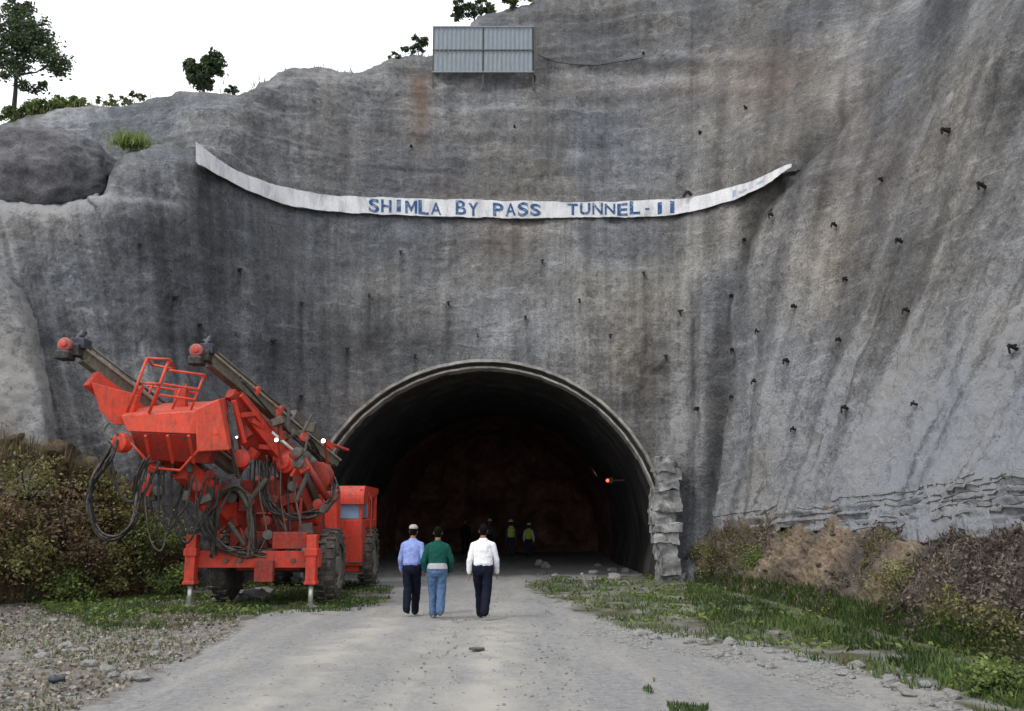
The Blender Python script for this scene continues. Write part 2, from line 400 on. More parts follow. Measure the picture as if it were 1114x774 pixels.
# ------------------------------------------------------------------ GROUND
SHIFT_BANK = None
right_grass = [(572, 636), (600, 628), (690, 630), (745, 618), (800, 632), (860, 640), (930, 660), (1010, 685), (1108, 710), (1250, 790), (1200, 830), (1065, 778), (1000, 752), (930, 728), (870, 712), (800, 700), (735, 692), (680, 684), (640, 668), (600, 648)]
left_litter = [(-300, 660), (0, 655), (110, 655), (210, 650), (262, 660), (255, 690), (200, 720), (140, 748), (60, 790), (-300, 860)]
left_green = [(-60, 620), (60, 640), (190, 636), (400, 634), (430, 640), (425, 652), (380, 662), (300, 668), (240, 676), (130, 690), (60, 668)]
def ground_h(x, y):
    p = np.stack([np.asarray(x, float), np.asarray(y, float), np.zeros(np.shape(x))], -1).reshape(-1, 3)
    h = fbm(p * .35, 3, 3) * .05 + fbm(p * 2.2, 3, 5) * .022
    px, py = project(np.c_[p[:, :2], np.zeros(len(p))])
    return h.reshape(np.shape(x))
xs = np.r_[[-400, -150, -60, -30, -20], np.arange(-15, 13, .1), [14, 18, 30, 60, 150, 400]]
ys = np.r_[[-300, -80, -20, 0, 5], np.arange(7.5, 33, .1), np.arange(33, 72, 1.0), [80, 150, 400, 900]]
gx, gy = np.meshgrid(xs, ys)
gz = ground_h(gx, gy); gz[np.abs(gy) > 80] = 0
V = np.stack([gx, gy, gz], -1)
# wheel ruts near the camera
rut = lambda c, wd: np.exp(-((gx - c) / wd) ** 2)
V[..., 2] -= .02 * (rut(-1.2 + .05 * (gy - 10), .35) + rut(.4 + .03 * (gy - 10), .3))
ppx, ppy = project(V.reshape(-1, 3)); q = V.reshape(-1, 3)
j1 = fbm(q * 1.3, 4, 21) * 22; j2 = fbm(q * 1.3, 4, 31) * 12
nn = fbm(q * 3, 4, 41)
front = (q[:, 1] > 4)
ml = np.where(front & inpoly(ppx + j1, ppy + j2, left_litter), np.clip(.78 + nn * .6, 0, 1), 0)
mg = np.where(front & (inpoly(ppx + j1, ppy + j2, right_grass) | (inpoly(ppx + j1, ppy + j2, left_green))), np.clip(.72 + nn * .9, 0, 1), 0)
# pale sandy wheel tracks: two wide bands running to the tunnel
def track(c0, c1, wd):
    cc = np.interp(q[:, 1], [9, 30], [c0, c1]); return np.exp(-((q[:, 0] - cc + fbm(q * .6, 3, 51) * .25) / wd) ** 2)
ms = np.clip(track(-2.75, -1.7, .5) * 1.0 + track(-.1, -.7, .45) * 1.15 + track(-1.2, -1.2, .3) * .7, 0, 1) * np.clip(.6 + nn * .9, 0, 1) * np.clip((24 - q[:, 1]) / 8, 0, 1)
ms[ml > .3] *= .3
ground = np_mesh('ground', q, grid_faces(len(ys), len(xs))[:, ::-1], M['ground'])
set_attr(ground, 'mask', np.stack([ml, mg, ms], -1)); ground['kind'] = 'structure'
def gh(x, y): return float(ground_h(np.array([x]), np.array([y]))[0])

# ------------------------------------------------------------------ CUT SLOPE sheets
S = 1.0
PY0 = 28.0
X0 = -.85; ARC_C, ARC_R = 1.08, 5.76
def arch(r_off=0., n=64, y=PY0, taper=.25):
    R = ARC_R + r_off; pts = []
    hb = R - taper
    pts.append((X0 + hb, y, -.3)); pts.append((X0 + hb + taper * .5, y, .5))
    for i in range(n + 1):
        a = math.pi * i / n; pts.append((X0 + R * math.cos(a), y, ARC_C + R * math.sin(a)))
    pts.append((X0 - hb - taper * .5, y, .5)); pts.append((X0 - hb, y, -.3))
    return pts

A_pts = [(350, 650, 28.05), (450, 650, 28.05), (720, 650, 28.0), (350, 500, 28.1), (450, 520, 28.1), (620, 520, 28.1), (720, 500, 28.1), (400, 390, 28.15), (535, 470, 28.1), (535, 385, 28.15), (680, 390, 28.15),
 (450, 300, 29.1), (535, 300, 29.1), (640, 300, 29.1), (740, 330, 28.6), (755, 440, 28.1), (350, 300, 28.6),
 (213, 163, 24.9), (252, 190, 26.8), (312, 214, 28.8), (369, 222, 29.6), (494, 227, 30), (620, 229, 30.1), (736, 226, 29.9), (808, 207, 28.2), (862, 175, 25.9),
 (250, 620, 26.2), (250, 450, 26.6), (250, 320, 26.7), (180, 300, 25), (180, 480, 24), (100, 300, 24.0), (100, 480, 23.2), (0, 222, 23.6), (0, 300, 23.0), (0, 480, 22.2), (100, 224, 24.0),
 (-150, 220, 21.6), (-150, 480, 19.8), (-150, 640, 19.4), (0, 640, 21.9), (100, 640, 22.9), (160, 165, 25.2), (188, 160, 25.0), (140, 190, 24.4), (200, 220, 25),
 (745, 600, 27.9), (765, 540, 27.7), (850, 575, 22.8), (950, 580, 18.2), (1050, 585, 15), (1108, 590, 13.6), (1250, 600, 11), (1250, 300, 12.8), (1250, 0, 15.5), (1250, -120, 16.5), (1400, 600, 9.2), (1400, 300, 10.7), (1400, 0, 12.9), (1400, -200, 14.4),
 (1108, 300, 15.9), (1108, 450, 14.5), (1108, 150, 17.6), (1108, 0, 19.4), (950, 450, 19.6), (950, 300, 21.2), (950, 200, 23), (950, 108, 25.2), (905, 140, 26), (850, 400, 24.4), (850, 300, 25.4), (850, 480, 23.8), (800, 330, 27.6), (800, 450, 26.3),
 (1030, 40, 22.3), (1030, 200, 19.5), (1030, 400, 17)]
fA = tps(A_pts)
U_pts = [(213, 175, 26.5), (252, 200, 27.8), (312, 224, 29.5), (369, 232, 30.3), (494, 237, 30.6), (620, 238, 30.7), (736, 235, 30.5), (808, 216, 28.8), (862, 185, 26.05), (905, 155, 25.9), (950, 122, 25.0), (1030, 57, 22.0), (1108, -1, 19.25), (1250, -100, 16.4), (1250, -200, 19.5), (1400, -270, 17), (1108, -150, 25),
 (250, 101, 29.5), (330, 78, 32), (420, 78, 33), (535, 60, 34.5), (580, 0, 36), (700, 0, 35.2), (800, 0, 33.4), (900, 0, 31), (1000, 0, 27.5), (700, -150, 39), (535, -150, 40), (900, -150, 35), (535, 150, 32.3), (700, 130, 32.6), (400, 150, 31.6), (820, 100, 30.3), (300, 150, 30),
 (0, 135, 31), (100, 118, 31), (180, 103, 30.5), (100, 180, 29.6), (0, 200, 29), (-160, 160, 29), (-160, 230, 28), (100, 240, 28), (180, 150, 28.6), (1000, 130, 25.5), (1100, 80, 22)]
fU = tps(U_pts)
f_all = tps([a for a in A_pts if a[0] > 500] + [a for a in U_pts[9:] if a[0] > 500 and not (a[0], a[1]) in ((905, 155), (950, 122), (1030, 57), (1108, -1), (1250, -100), (1000, 130), (1100, 80))])
def streak_line(PX, PY):
    kS = lambda v: np.interp(v, [-300, 0, 250, 350, 720, 760, 800, 850, 950, 1200], [-.38, -.35, -.06, 0, 0, .02, .13, .33, .48, .52])
    lo_, hi_ = PX - 900., PX + 900.
    for _ in range(24):
        md = (lo_ + hi_) / 2; g_ = md + kS(md) * (600 - PY) > PX
        hi_ = np.where(g_, md, hi_); lo_ = np.where(g_, lo_, md)
    return (lo_ + hi_) / 2
MMS = .0255
def streak_tone(SL, Z, px):
    wgt = np.interp(px, [-150, 0, 200, 330, 720, 800, 1100], [.7, .7, .5, .28, .34, .62, .62]); o = np.zeros_like(SL)
    f1 = fbm(np.stack([SL / 11, Z * .16, o], -1), 4, 301); f2 = fbm(np.stack([SL / 4.2, Z * .35 + 7, o], -1), 3, 302); f3 = fbm(np.stack([SL / 36, Z * .1 + 3, o], -1), 3, 303)
    return 2.0 ** ((f1 * 1.25 + f2 * 1.0 + f3 * .6) * wgt)
def warm_field(px, py, q):
    return np.clip(.32 + fbm(q * .25, 3, 311) * .5 + .25 * np.exp(-((px - 640) / 150) ** 2 - ((py - 330) / 90) ** 2) + .3 * np.exp(-((px - 920) / 110) ** 2 - ((py - 210) / 120) ** 2) - .5 * np.clip((px - 800) / 150, 0, 1) * np.clip((py - 300) / 150, 0, 1) - .22 * np.exp(-((px - 230) / 90) ** 2) + .12 * np.exp(-((py - 90) / 30) ** 2) * (px > 560), 0, 1)
def crease_x(py): return np.interp(py, [-60, 20, 100, 150, 178, 215, 260, 330, 600, 660], [1110, 1025, 938, 888, 862, 830, 806, 788, 762, 757])
def sstep(x, a, b): t_ = np.clip((x - a) / (b - a), 0, 1); return t_ * t_ * (3 - 2 * t_)
topA = interp([(-200, 220), (0, 216), (60, 219), (112, 221), (118, 212), (128, 185), (140, 168), (160, 161), (188, 158), (200, 162), (213, 168), (252, 194), (312, 218), (369, 226), (494, 231), (620, 232), (736, 229), (808, 210), (862, 180), (905, 146), (950, 108), (1030, 42), (1108, -18), (1250, -120), (1400, -222)])
botA = interp([(-200, 680), (700, 660), (752, 655), (756, 606), (800, 590), (850, 576), (890, 570), (905, 574), (930, 586), (960, 592), (1010, 590), (1060, 582), (1108, 592), (1250, 604), (1400, 618)])
STEP = 2.0
pxs = np.arange(-160, 1400.1, STEP); nr = 240
def ragged(x):
    p = np.stack([x * .05, x * 0, x * 0], -1); p2 = np.stack([x * .17, x * 0 + 5, x * 0], -1)
    return vnoise(p, 3) * 6 + vnoise(p2, 4) * 1.6
tp = topA(pxs); bt = botA(pxs) + np.where(pxs > 756, ragged(pxs) + 3, 0)
t = np.linspace(0, 1, nr)[:, None]
PXA = np.broadcast_to(pxs[None], (nr, len(pxs))); PYA = tp[None] * (1 - t) + bt[None] * t
wA = sstep(PXA, 770, 858); YA = fA(PXA, PYA) * (1 - wA) + f_all(PXA, PYA) * wA
# rolled brow at the top edge: the last 10 px curve away from the viewer
brow = np.clip(1 - (PYA - tp[None]) / 16, 0, 1); lefty = np.clip((230 - PXA) / 40, .12, 1); lefty = np.where(PXA > 800, .12 * (1 - sstep(PXA, 800, 850)), lefty)
YA = YA + brow ** 2.2 * 1.6 * lefty
VA = Pn(PXA, PYA, YA); NA = grid_normals(VA)
if NA[100, 300, 1] > 0: NA = -NA
shear = np.interp(PXA, [700, 760, 850, 1000, 1110], [0, .02, .14, .42, .5]); shear = shear + np.interp(PXA, [-150, 0, 250, 350], [-.35, -.35, -.05, 0])
mm = YA / FPX
SLINE = streak_line(PXA, PYA)
sA = SLINE * MMS; tA = -VA[..., 2]
st3 = np.stack([sA, tA, np.zeros_like(sA)], -1).reshape(-1, 3); q = VA.reshape(-1, 3)
rillamp = np.interp(PXA, [-150, 60, 250, 350, 760, 840, 1100], [.13, .13, .07, .045, .07, .17, .17]).ravel()
def wall_relief(q, st3, ra):
    return fbm(q * .45, 4, 61) * .20 + fbm(q * 2.2, 4, 62) * .09 + fbm(st3 * np.array([1.5, .16, 1]), 4, 63) * ra * 1.1 + fbm(st3 * np.array([5., .5, 1]), 3, 64) * ra * .25 + fbm(q * 8, 2, 66) * .035
d = wall_relief(q, st3, rillamp)
def crease_relief(px, py, q): return -.38 * np.exp(-((px - crease_x(py) - fbm(q * .8, 2, 12) * 5) / np.interp(py, [0, 180, 330], [18, 13, 8])) ** 2) * np.interp(py, [-40, 60, 160, 300], [0, .7, 1, .9])
d += crease_relief(PXA.ravel(), PYA.ravel(), q)
d += .42 * sstep(PYA.ravel() + fbm(q, 2, 15) * 4, 216, 228) * np.interp(PXA.ravel(), [60, 112, 165, 215], [.2, 1, .8, 0]) * (1 - sstep(PYA.ravel(), 250, 420))
# rows of exposed mesh low on the right wall
qq = (PYA - (566 - (PXA - 790) * .135)).ravel(); band = np.clip((qq + 4) / 6, 0, 1) * np.clip((PXA.ravel() - 770) / 60, 0, 1)
lw = fbm(q * 1.1, 3, 67)
d += band * (np.sin(qq * 2 * math.pi / 9.5 + lw * 2.0) * .06 * np.clip(.65 + lw * 1.8, 0, 1))
keep_port = np.exp(-np.clip((np.hypot(q[:, 0] - X0, np.maximum(q[:, 2] - ARC_C, 0)) - ARC_R) / .6, 0, None)) * (np.abs(PXA.ravel() - 530) < 240)
d = d * (1 - .8 * keep_port)
VA = VA + NA * d.reshape(nr, -1)[..., None]
# tone: albedo of the sprayed concrete, by batch and stain, with brow light and crease shade painted in
def blob(px, py, x, y, rx, ry): return np.exp(-((px - x) / rx) ** 2 - ((py - y) / ry) ** 2)
def toneA(px, py, q):
    base = np.interp(px, [-150, 0, 110, 200, 290, 420, 560, 700, 790, 900, 1110], [.31, .31, .28, .225, .205, .25, .285, .28, .31, .36, .375])
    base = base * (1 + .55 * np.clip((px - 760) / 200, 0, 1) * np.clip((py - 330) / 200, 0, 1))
    base = base * (1 - .12 * blob(px, py, 350, 350, 130, 90)) * (1 + .35 * blob(px, py, 640, 330, 120, 60)) * (1 + .35 * blob(px, py, 740, 470, 22, 90)) * (1 + .7 * blob(px, py, 50, 226, 140, 12)) * (1 + .25 * blob(px, py, 165, 172, 40, 14))  # brow and left shoulder lightened as if catching sky light
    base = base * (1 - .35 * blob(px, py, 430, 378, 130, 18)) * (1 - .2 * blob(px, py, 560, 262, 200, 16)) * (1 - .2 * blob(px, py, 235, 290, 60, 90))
    base = base * (1 - .45 * np.exp(-((px - crease_x(py)) / np.interp(py, [0, 180, 330], [20, 13, 6])) ** 2) * np.interp(py, [-40, 60, 160, 300], [0, .7, 1, 1]))  # shade of the crease put into the tone
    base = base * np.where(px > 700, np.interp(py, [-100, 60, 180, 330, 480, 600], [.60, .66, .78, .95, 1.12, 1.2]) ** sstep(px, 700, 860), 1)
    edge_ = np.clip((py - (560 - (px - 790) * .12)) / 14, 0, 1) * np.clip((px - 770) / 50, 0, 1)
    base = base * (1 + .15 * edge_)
    return base
px_, py_ = PXA.ravel(), PYA.ravel()
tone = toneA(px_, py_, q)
pipes = [(1036, 143, 1.5), (1072, 204, 1.4), (962, 197, 1), (980, 263, 1.3), (909, 243, 1.1), (841, 233, 1), (917, 302, 1), (983, 336, 1.1), (867, 333, 1.1), (912, 369, 1), (859, 393, 1.1), (925, 444, 1.1), (791, 378, .9), (793, 430, .9), (825, 360, .8), (823, 415, .8), (867, 467, .9), (1102, 377, 1.3), (994, 437, .9), (790, 319, 1), (802, 256, .9), (723, 388, 1), (760, 446, 1), (739, 340, 1.1),
 (186, 325, 1.1), (217, 355, .9), (297, 373, 1.2), (378, 382, 1), (327, 432, 1), (260, 295, .9), (487, 330, .9), (573, 345, .8), (630, 330, .8), (437, 275, .8), (590, 285, .8), (327, 330, .8), (700, 300, .8), (452, 388, .7), (665, 365, .8), (402, 325, .7), (150, 268, .8), (520, 365, .6)]
for (x, y, s) in pipes:
    sh = np.interp(x, [700, 760, 850, 1000, 1110], [0, .02, .2, .45, .5])
    ln = 40 * s * (1 + ((x * 7 + y) % 5) / 2.5); dy = py_ - y; wv = (px_ - (x - sh * dy))
    tone *= 1 - .45 * np.exp(-(wv / (3.2 * s)) ** 2) * np.clip(dy / 5, 0, 1) * np.clip(1 - dy / ln, 0, 1)
rk0 = random.Random(77); SL = SLINE.ravel()
def rills(SL, py, tone):
    rk0.seed(77)
    for _ in range(46):
        s0 = rk0.uniform(745, 1010); y0 = rk0.uniform(-20, 430); ln = rk0.uniform(80, 260); wd = rk0.uniform(1.3, 4.5); dp = rk0.uniform(.12, .4)
        tone = tone * (1 - dp * np.exp(-((SL - s0) / wd) ** 2) * np.clip((py - y0) / 30, 0, 1) * np.clip((y0 + ln - py) / 60, 0, 1))
    return tone
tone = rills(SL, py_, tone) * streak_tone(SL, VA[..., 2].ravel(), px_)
rust = np.zeros_like(tone); rust = .35 * blob(px_, py_, 545, 250, 30, 40) + .25 * blob(px_, py_, 930, 180, 60, 60) + .3 * blob(px_, py_, 700, 420, 14, 80)
moss = .25 * blob(px_, py_, 640, 310, 130, 40) + .15 * blob(px_, py_, 330, 280, 120, 60)
# portal opening
rr = np.where(q[:, 2] > ARC_C, np.hypot(q[:, 0] - X0, q[:, 2] - ARC_C), np.abs(q[:, 0] - X0) + .1)
inside = ((rr < ARC_R - .12) & (PXA.ravel() > 300) & (PXA.ravel() < 745)).reshape(nr, -1)
fk = ~(inside[:-1, :-1] & inside[1:, :-1] & inside[:-1, 1:] & inside[1:, 1:])
# underside lip of the ragged lower edge
VL = np.stack([VA[-1] + np.array([.0, .22, .02]), VA[-1] + np.array([.1, .5, .4])], 0)
Vall = np.concatenate([VA, VL], 0); nrA = nr + 2
fk = np.concatenate([fk, np.ones((2, len(pxs) - 1), bool)], 0)
wall = np_mesh('shotcrete_wall', Vall.reshape(-1, 3), grid_faces(nrA, len(pxs), fk), M['shotcrete'])
ext = lambda a: np.concatenate([a, np.tile(a.reshape(nr, -1)[-1], 2)])
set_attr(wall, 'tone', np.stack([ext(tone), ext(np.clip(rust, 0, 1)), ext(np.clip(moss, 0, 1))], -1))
set_attr(wall, 'warm', np.repeat(ext(warm_field(px_, py_, VA.reshape(-1, 3)))[:, None], 3, 1)); set_vec(wall, 'streak', np.stack([ext(sA.ravel()), ext(tA.ravel()), ext(sA.ravel() * 0)], -1))
tag(wall, 'grey sprayed concrete wall curving around the tunnel mouth below the white lettered beam', 'wall')

def wall_point(px, py):
    c = int(round((px - pxs[0]) / STEP)); r = int(np.argmin(np.abs(PYA[:, c] - py)))
    return Vector(VA[r, c]), Vector(NA[r, c])
pipe_me = {}
for i, (x, y, s) in enumerate(pipes):
    p, nrm = wall_point(x, y); mb = MB()
    e = p + nrm * .16 * s + Vector((0, 0, -.03))
    rp = random.Random(i); near = p.y / 28; s *= .25 + .7 * near
    mb.tube([p - nrm * .3, e], .042 * s, 7); mb.tube([p + nrm * .05 + Vector((-.07 * s, 0, .03)), p + nrm * .1 + Vector((.08 * s * rp.uniform(.4, 1.3), 0, .02))], .03 * s, 6)
    mb.tube([e, e + Vector((rp.uniform(-.04, .03), 0, -.16 * s * rp.uniform(.4, 1.2)))], .026 * s, 6)
    mb.build('weep_pipe', M['bolt'], wall)

# rows of reinforcing wire showing through the thin sprayed skin low on the right wall
wr_ = random.Random(31)
for k in range(8):
    x = 790 + k * 14 + wr_.uniform(-10, 40)
    while x < 1380:
        ln = wr_.uniform(60, 190); seg = []; x1 = min(x + ln, 1390)
        for xx_ in np.arange(x, x1, 7.0):
            yy_ = 538 + k * 6.2 - (xx_ - 946) * .155 + 1.2 * math.sin(xx_ * .02 + k * .3) + wr_.uniform(-.4, .4)
            if yy_ < botA(xx_) - 3:
                p, nrm = wall_point(xx_, yy_); seg.append(p + nrm * (.012 + wr_.uniform(-.02, .012)))
        if len(seg) > 2:
            m = MB().tube(seg, .011, 5)
            for q_ in seg[::1]:
                if wr_.random() < .45: m.tube([q_ + Vector((0, 0, .03)), q_ + Vector((-.005, -.005, -.04))], .010, 4)
            m.build('mesh_wire', M['steel'], wall, True)
        x = x1 + wr_.uniform(4, 60)
# ---- upper slope
topU = interp([(-160, 150), (0, 136), (50, 128), (100, 117), (161, 106), (195, 98), (245, 101), (262, 104), (278, 89), (312, 77), (345, 76), (378, 79), (417, 75), (423, 63), (467, 59), (500, 52), (518, 17), (579, 2), (620, -25), (700, -70), (900, -130), (1250, -190), (1400, -275)])
botU = interp([(-160, 245), (112, 245), (213, 215), (252, 225), (312, 245), (369, 255), (620, 262), (736, 255), (808, 240), (862, 215), (905, 180), (950, 145), (1030, 80), (1108, 20), (1250, -80), (1400, -185)])
pxu = np.arange(-160, 1400.1, 2.2); nu = 130
tpu = topU(pxu) + vnoise(np.stack([pxu * .06, pxu * 0, pxu * 0], -1), 9) * 1.8; tpu = np.convolve(np.pad(tpu, 2, 'edge'), np.ones(5) / 5, 'valid'); btu = botU(pxu)
t = np.linspace(0, 1, nu)[:, None]; PXU = np.broadcast_to(pxu[None], (nu, len(pxu))); PYU = tpu[None] * (1 - t) + btu[None] * t
wU = sstep(PXU, 780, 862); YU = fU(PXU, PYU) * (1 - wU) + (f_all(PXU, PYU) + .14 * np.clip((PYU - topA(PXU)) / 7 + .3, 0, 1)) * wU; YU = YU + np.clip(1 - (PYU - tpu[None]) / 14, 0, 1) ** 2.2 * 1.5
VU = Pn(PXU, PYU, YU); NU = grid_normals(VU)
if NU[60, 300, 1] > 0: NU = -NU
mmu = float((YU / FPX).mean())
sU = streak_line(PXU, PYU) * MMS; tU = -VU[..., 2]
q = VU.reshape(-1, 3); st3 = np.stack([sU, tU, sU * 0], -1).reshape(-1, 3)
d = fbm(q * .4, 4, 71) * .24 + fbm(q * 1.9, 4, 72) * .12 + fbm(st3 * np.array([.18, 1.5, 1]), 4, 73) * .22 + fbm(q * 7, 2, 74) * .04 + fbm(st3 * np.array([1.6, .2, 1]), 3, 75) * np.interp(PXU.ravel(), [0, 200, 600, 900], [.1, .08, .05, .14])
raU = np.interp(PXU, [-150, 60, 250, 350, 760, 840, 1100], [.13, .13, .07, .045, .07, .17, .17]).ravel()
d = d * (1 - wU.ravel()) + (wall_relief(q, st3, raU) + crease_relief(PXU.ravel(), PYU.ravel(), q)) * wU.ravel()
VU = VU + NU * d.reshape(nu, -1)[..., None]
back = [VU[0] + np.array([0, dy, dz]) for dy, dz in ((22., 1.0), (12., 1.6), (5., 1.1), (2., .45), (.8, .18))]
Vall = np.concatenate([np.stack(back, 0), VU], 0)
upper = np_mesh('upper_slope', Vall.reshape(-1, 3), grid_faces(nu + 5, len(pxu)), M['shotcrete'])
pu, pv = PXU.ravel(), PYU.ravel()
tone = np.interp(pu, [-150, 100, 250, 400, 560, 800, 950, 1110], [.29, .28, .26, .255, .245, .255, .27, .27])
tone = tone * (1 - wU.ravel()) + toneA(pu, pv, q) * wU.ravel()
tone = tone * (1 + .9 * blob(pu, pv, 680, 90, 150, 7)) * (1 + .5 * blob(pu, pv, 760, 60, 60, 5)) * (1 + .4 * blob(pu, pv, 560, 118, 90, 5)) * (1 - .35 * blob(pu, pv, 690, 72, 130, 6)) * (1 - .3 * blob(pu, pv, 640, 20, 60, 12)) * (1 + .45 * blob(pu, pv, 390, 88, 120, 7)) * (1 - .3 * blob(pu, pv, 700, 30, 120, 30)) * (1 + .3 * blob(pu, pv, 880, 90, 60, 50)) * (1 - .25 * blob(pu, pv, 480, 200, 150, 22))
SLU = streak_line(PXU, PYU).ravel(); tone = rills(SLU, pv, tone) * (streak_tone(SLU, VU[..., 2].ravel(), pu) ** np.interp(pu, [0, 300, 800, 870], [.8, .5, .5, 1]))
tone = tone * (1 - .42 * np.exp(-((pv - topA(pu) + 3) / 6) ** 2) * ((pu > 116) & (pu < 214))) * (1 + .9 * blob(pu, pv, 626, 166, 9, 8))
rust = .8 * np.exp(-((pu - 457 - fbm(q * .8, 3, 4) * 5) / 13) ** 2) * np.clip((pv - 74) / 10, 0, 1) * np.clip((190 - pv) / 80, 0, 1) + .35 * blob(pu, pv, 470, 215, 40, 14) + .3 * blob(pu, pv, 860, 90, 70, 40) + .25 * blob(pu, pv, 700, 95, 120, 12)
moss = .2 * blob(pu, pv, 300, 110, 80, 20)
n5 = 5 * len(pxu)
pad = lambda a: np.concatenate([np.tile(a.reshape(nu, -1)[0], 5), a.ravel()])
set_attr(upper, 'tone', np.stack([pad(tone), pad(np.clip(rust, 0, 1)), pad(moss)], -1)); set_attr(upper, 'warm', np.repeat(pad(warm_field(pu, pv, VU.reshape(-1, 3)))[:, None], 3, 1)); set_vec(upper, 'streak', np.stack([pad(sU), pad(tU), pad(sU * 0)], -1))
tag(upper, 'upper cut slope of grey sprayed concrete rising behind the white beam to the skyline', 'slope')
def up_point(px, py):
    c = int(round((px - pxu[0]) / 2.2)); r = int(np.argmin(np.abs(PYU[:, c] - py))); return Vector(VU[r, c]), Vector(NU[r, c])
for (x, y, s) in [(762, 145, .9), (448, 160, .7), (560, 140, .6), (812, 120, .7), (700, 60, .6)]:
    p, nrm = up_point(x, y); mb = MB(); mb.tube([p - nrm * .3, p + nrm * .14], .05 * s, 8); mb.box(p + nrm * .03, (.15 * s, .05, .12 * s)); mb.build('weep_pipe', M['bolt'], upper)

# ---- near left buttress
edge = interp([(270, -25), (283, -2), (300, 16), (320, 30), (350, 43), (390, 56), (430, 66), (460, 71), (500, 74), (560, 76), (660, 78)])
pys = np.arange(281, 540, 2.5); ncb = 90; V = []; sb = []
for y in pys:
    ex = float(edge(y)); t = np.linspace(0, 1, ncb); x = -200 + (ex + 200) * t
    Y = 20.0 + (x + 100) * .011 + (480 - y) * .006 + np.clip((t - .90) / .10, 0, 1) ** 2.2 * 2.2
    V.append(Pn(x, np.full(ncb, y), Y)); sb.append(np.stack([(x - .5 * (y - 300)) * .018, np.full(ncb, y) * .018, x * 0], -1))
V = np.array(V); sb = np.array(sb); NB = grid_normals(V)
if NB[50, 30, 1] > 0: NB = -NB
q = V.reshape(-1, 3); d = fbm(q * .7, 4, 81) * .16 + fbm(q * 3, 4, 82) * .07 + fbm(q * 9, 2, 83) * .025
topb = np.clip((14 - (np.repeat(pys, ncb) - pys[0])) / 14, 0, 1); V = V + NB * d.reshape(V.shape[:2])[..., None]
butt = np_mesh('shotcrete_buttress', V.reshape(-1, 3), grid_faces(len(pys), ncb), M['shotcrete'])
set_attr(butt, 'tone', np.stack([.46 + fbm(q * 1.2, 3, 85) * .07, q[:, 0] * 0, q[:, 0] * 0], -1)); set_attr(butt, 'warm', np.full((len(q), 3), .35)); set_vec(butt, 'streak', sb.reshape(-1, 3))
tag(butt, 'pale grey sprayed concrete buttress at the left edge above the undergrowth', 'buttress')

# ---- dark rock outcrop behind the left brow
def rock_blob(name, c, rx, ry, rz, mat, amp=.25, f=.9, seed=0, n=40, parent=None, flat=False):
    th = np.linspace(0, 2 * math.pi, 2 * n, endpoint=False); ph = np.linspace(-math.pi / 2 + .02, math.pi / 2 - .02, n)
    T, Ph = np.meshgrid(th, ph); D = np.stack([np.cos(Ph) * np.cos(T), np.cos(Ph) * np.sin(T), np.sin(Ph)], -1).reshape(-1, 3)
    rad = 1 + fbm(D * 1.6 + seed * 3.1, 4, seed) * amp * 1.4 + fbm(D * 5 + seed, 3, seed + 5) * amp * .4
    V = D * rad[:, None] * np.array([rx, ry, rz]) + np.array(c); m = 2 * n
    i = np.arange(n - 1)[:, None] * m; jj = np.arange(m)[None]; F = np.stack([i + jj, i + (jj + 1) % m, i + m + (jj + 1) % m, i + m + jj], -1).reshape(-1, 4)
    return np_mesh(name, V, F, mat, parent, not flat)
p = P(46, 202, 26.3)
tag(rock_blob('rock_outcrop', p, 2.35, 2.0, 1.7, M['darkrock'], .15, seed=6, n=90), 'dark rounded rock outcrop on the bench at the left edge, below the leafy tree', 'rock')

# ------------------------------------------------------------------ TUNNEL
tun = empty('tunnel', (X0, PY0, 0), 'dark arched tunnel with pale ribbed rim leading into the hill', 'tunnel')
def tube_between(profA, profB):
    mb = MB(); n = len(profA); mb.add(list(profA) + list(profB), [(i, i + 1, n + i + 1, n + i) for i in range(n - 1)]); return mb
def ring(r_out, r_in, y0, y1, name, mat, wob=.02, seed=1):
    o0, i0, o1, i1 = arch(r_out, 96, y0), arch(r_in, 96, y0), arch(r_out, 96, y1), arch(r_in, 96, y1); n = len(o0); mb = MB()
    rr = random.Random(seed)
    jit = [rr.uniform(-wob, wob) for _ in range(n)]
    def J(pts): return [Vector((p[0] + (p[0] - X0) / 5 * j, p[1] + j, p[2] + max(p[2] - 1, 0) / 5 * j)) for p, j in zip(pts, jit)]
    V = J(o0) + J(i0) + J(i1) + J(o1); F = []
    for i in range(n - 1):
        for a in range(4):
            b = (a + 1) % 4; F.append((a * n + i, a * n + i + 1, b * n + i + 1, b * n + i))
    mb.add(V, F); return mb.build(name, mat, tun, smooth=False)
ring(.02, -.07, PY0 - .24, PY0 + .4, 'arch_rib', M['rib'], .010, 1)
ring(-.07, -.20, PY0 - .02, PY0 + .4, 'arch_gap', M['dark_gap'], .01, 2)
ring(-.20, -.26, PY0 - .14, PY0 + .5, 'arch_rib', M['rib'], .010, 3)
# lining: sprayed, uneven, ribbed every metre and a half
ysec = np.linspace(PY0 + .3, 44, 70); prof = np.array(arch(-.26, 60)); V = []
for y in ysec:
    pr = prof.copy(); pr[:, 1] = y; V.append(pr)
V = np.array(V); q = V.reshape(-1, 3); dcen = q - np.array([X0, 0, 1.2]); dcen[:, 1] = 0; dcen /= np.linalg.norm(dcen, axis=1, keepdims=True)
rad = fbm(q * .9, 4, 91) * .12 + .07 * np.exp(-((((q[:, 1] - PY0) % 1.5) - .75) / .12) ** 2) * -1 + np.clip((q[:, 1] - 41) * .12, 0, .4)
V = (q + dcen * rad[:, None])
np_mesh('lining', V, grid_faces(len(ysec), prof.shape[0]), M['lining'], tun)
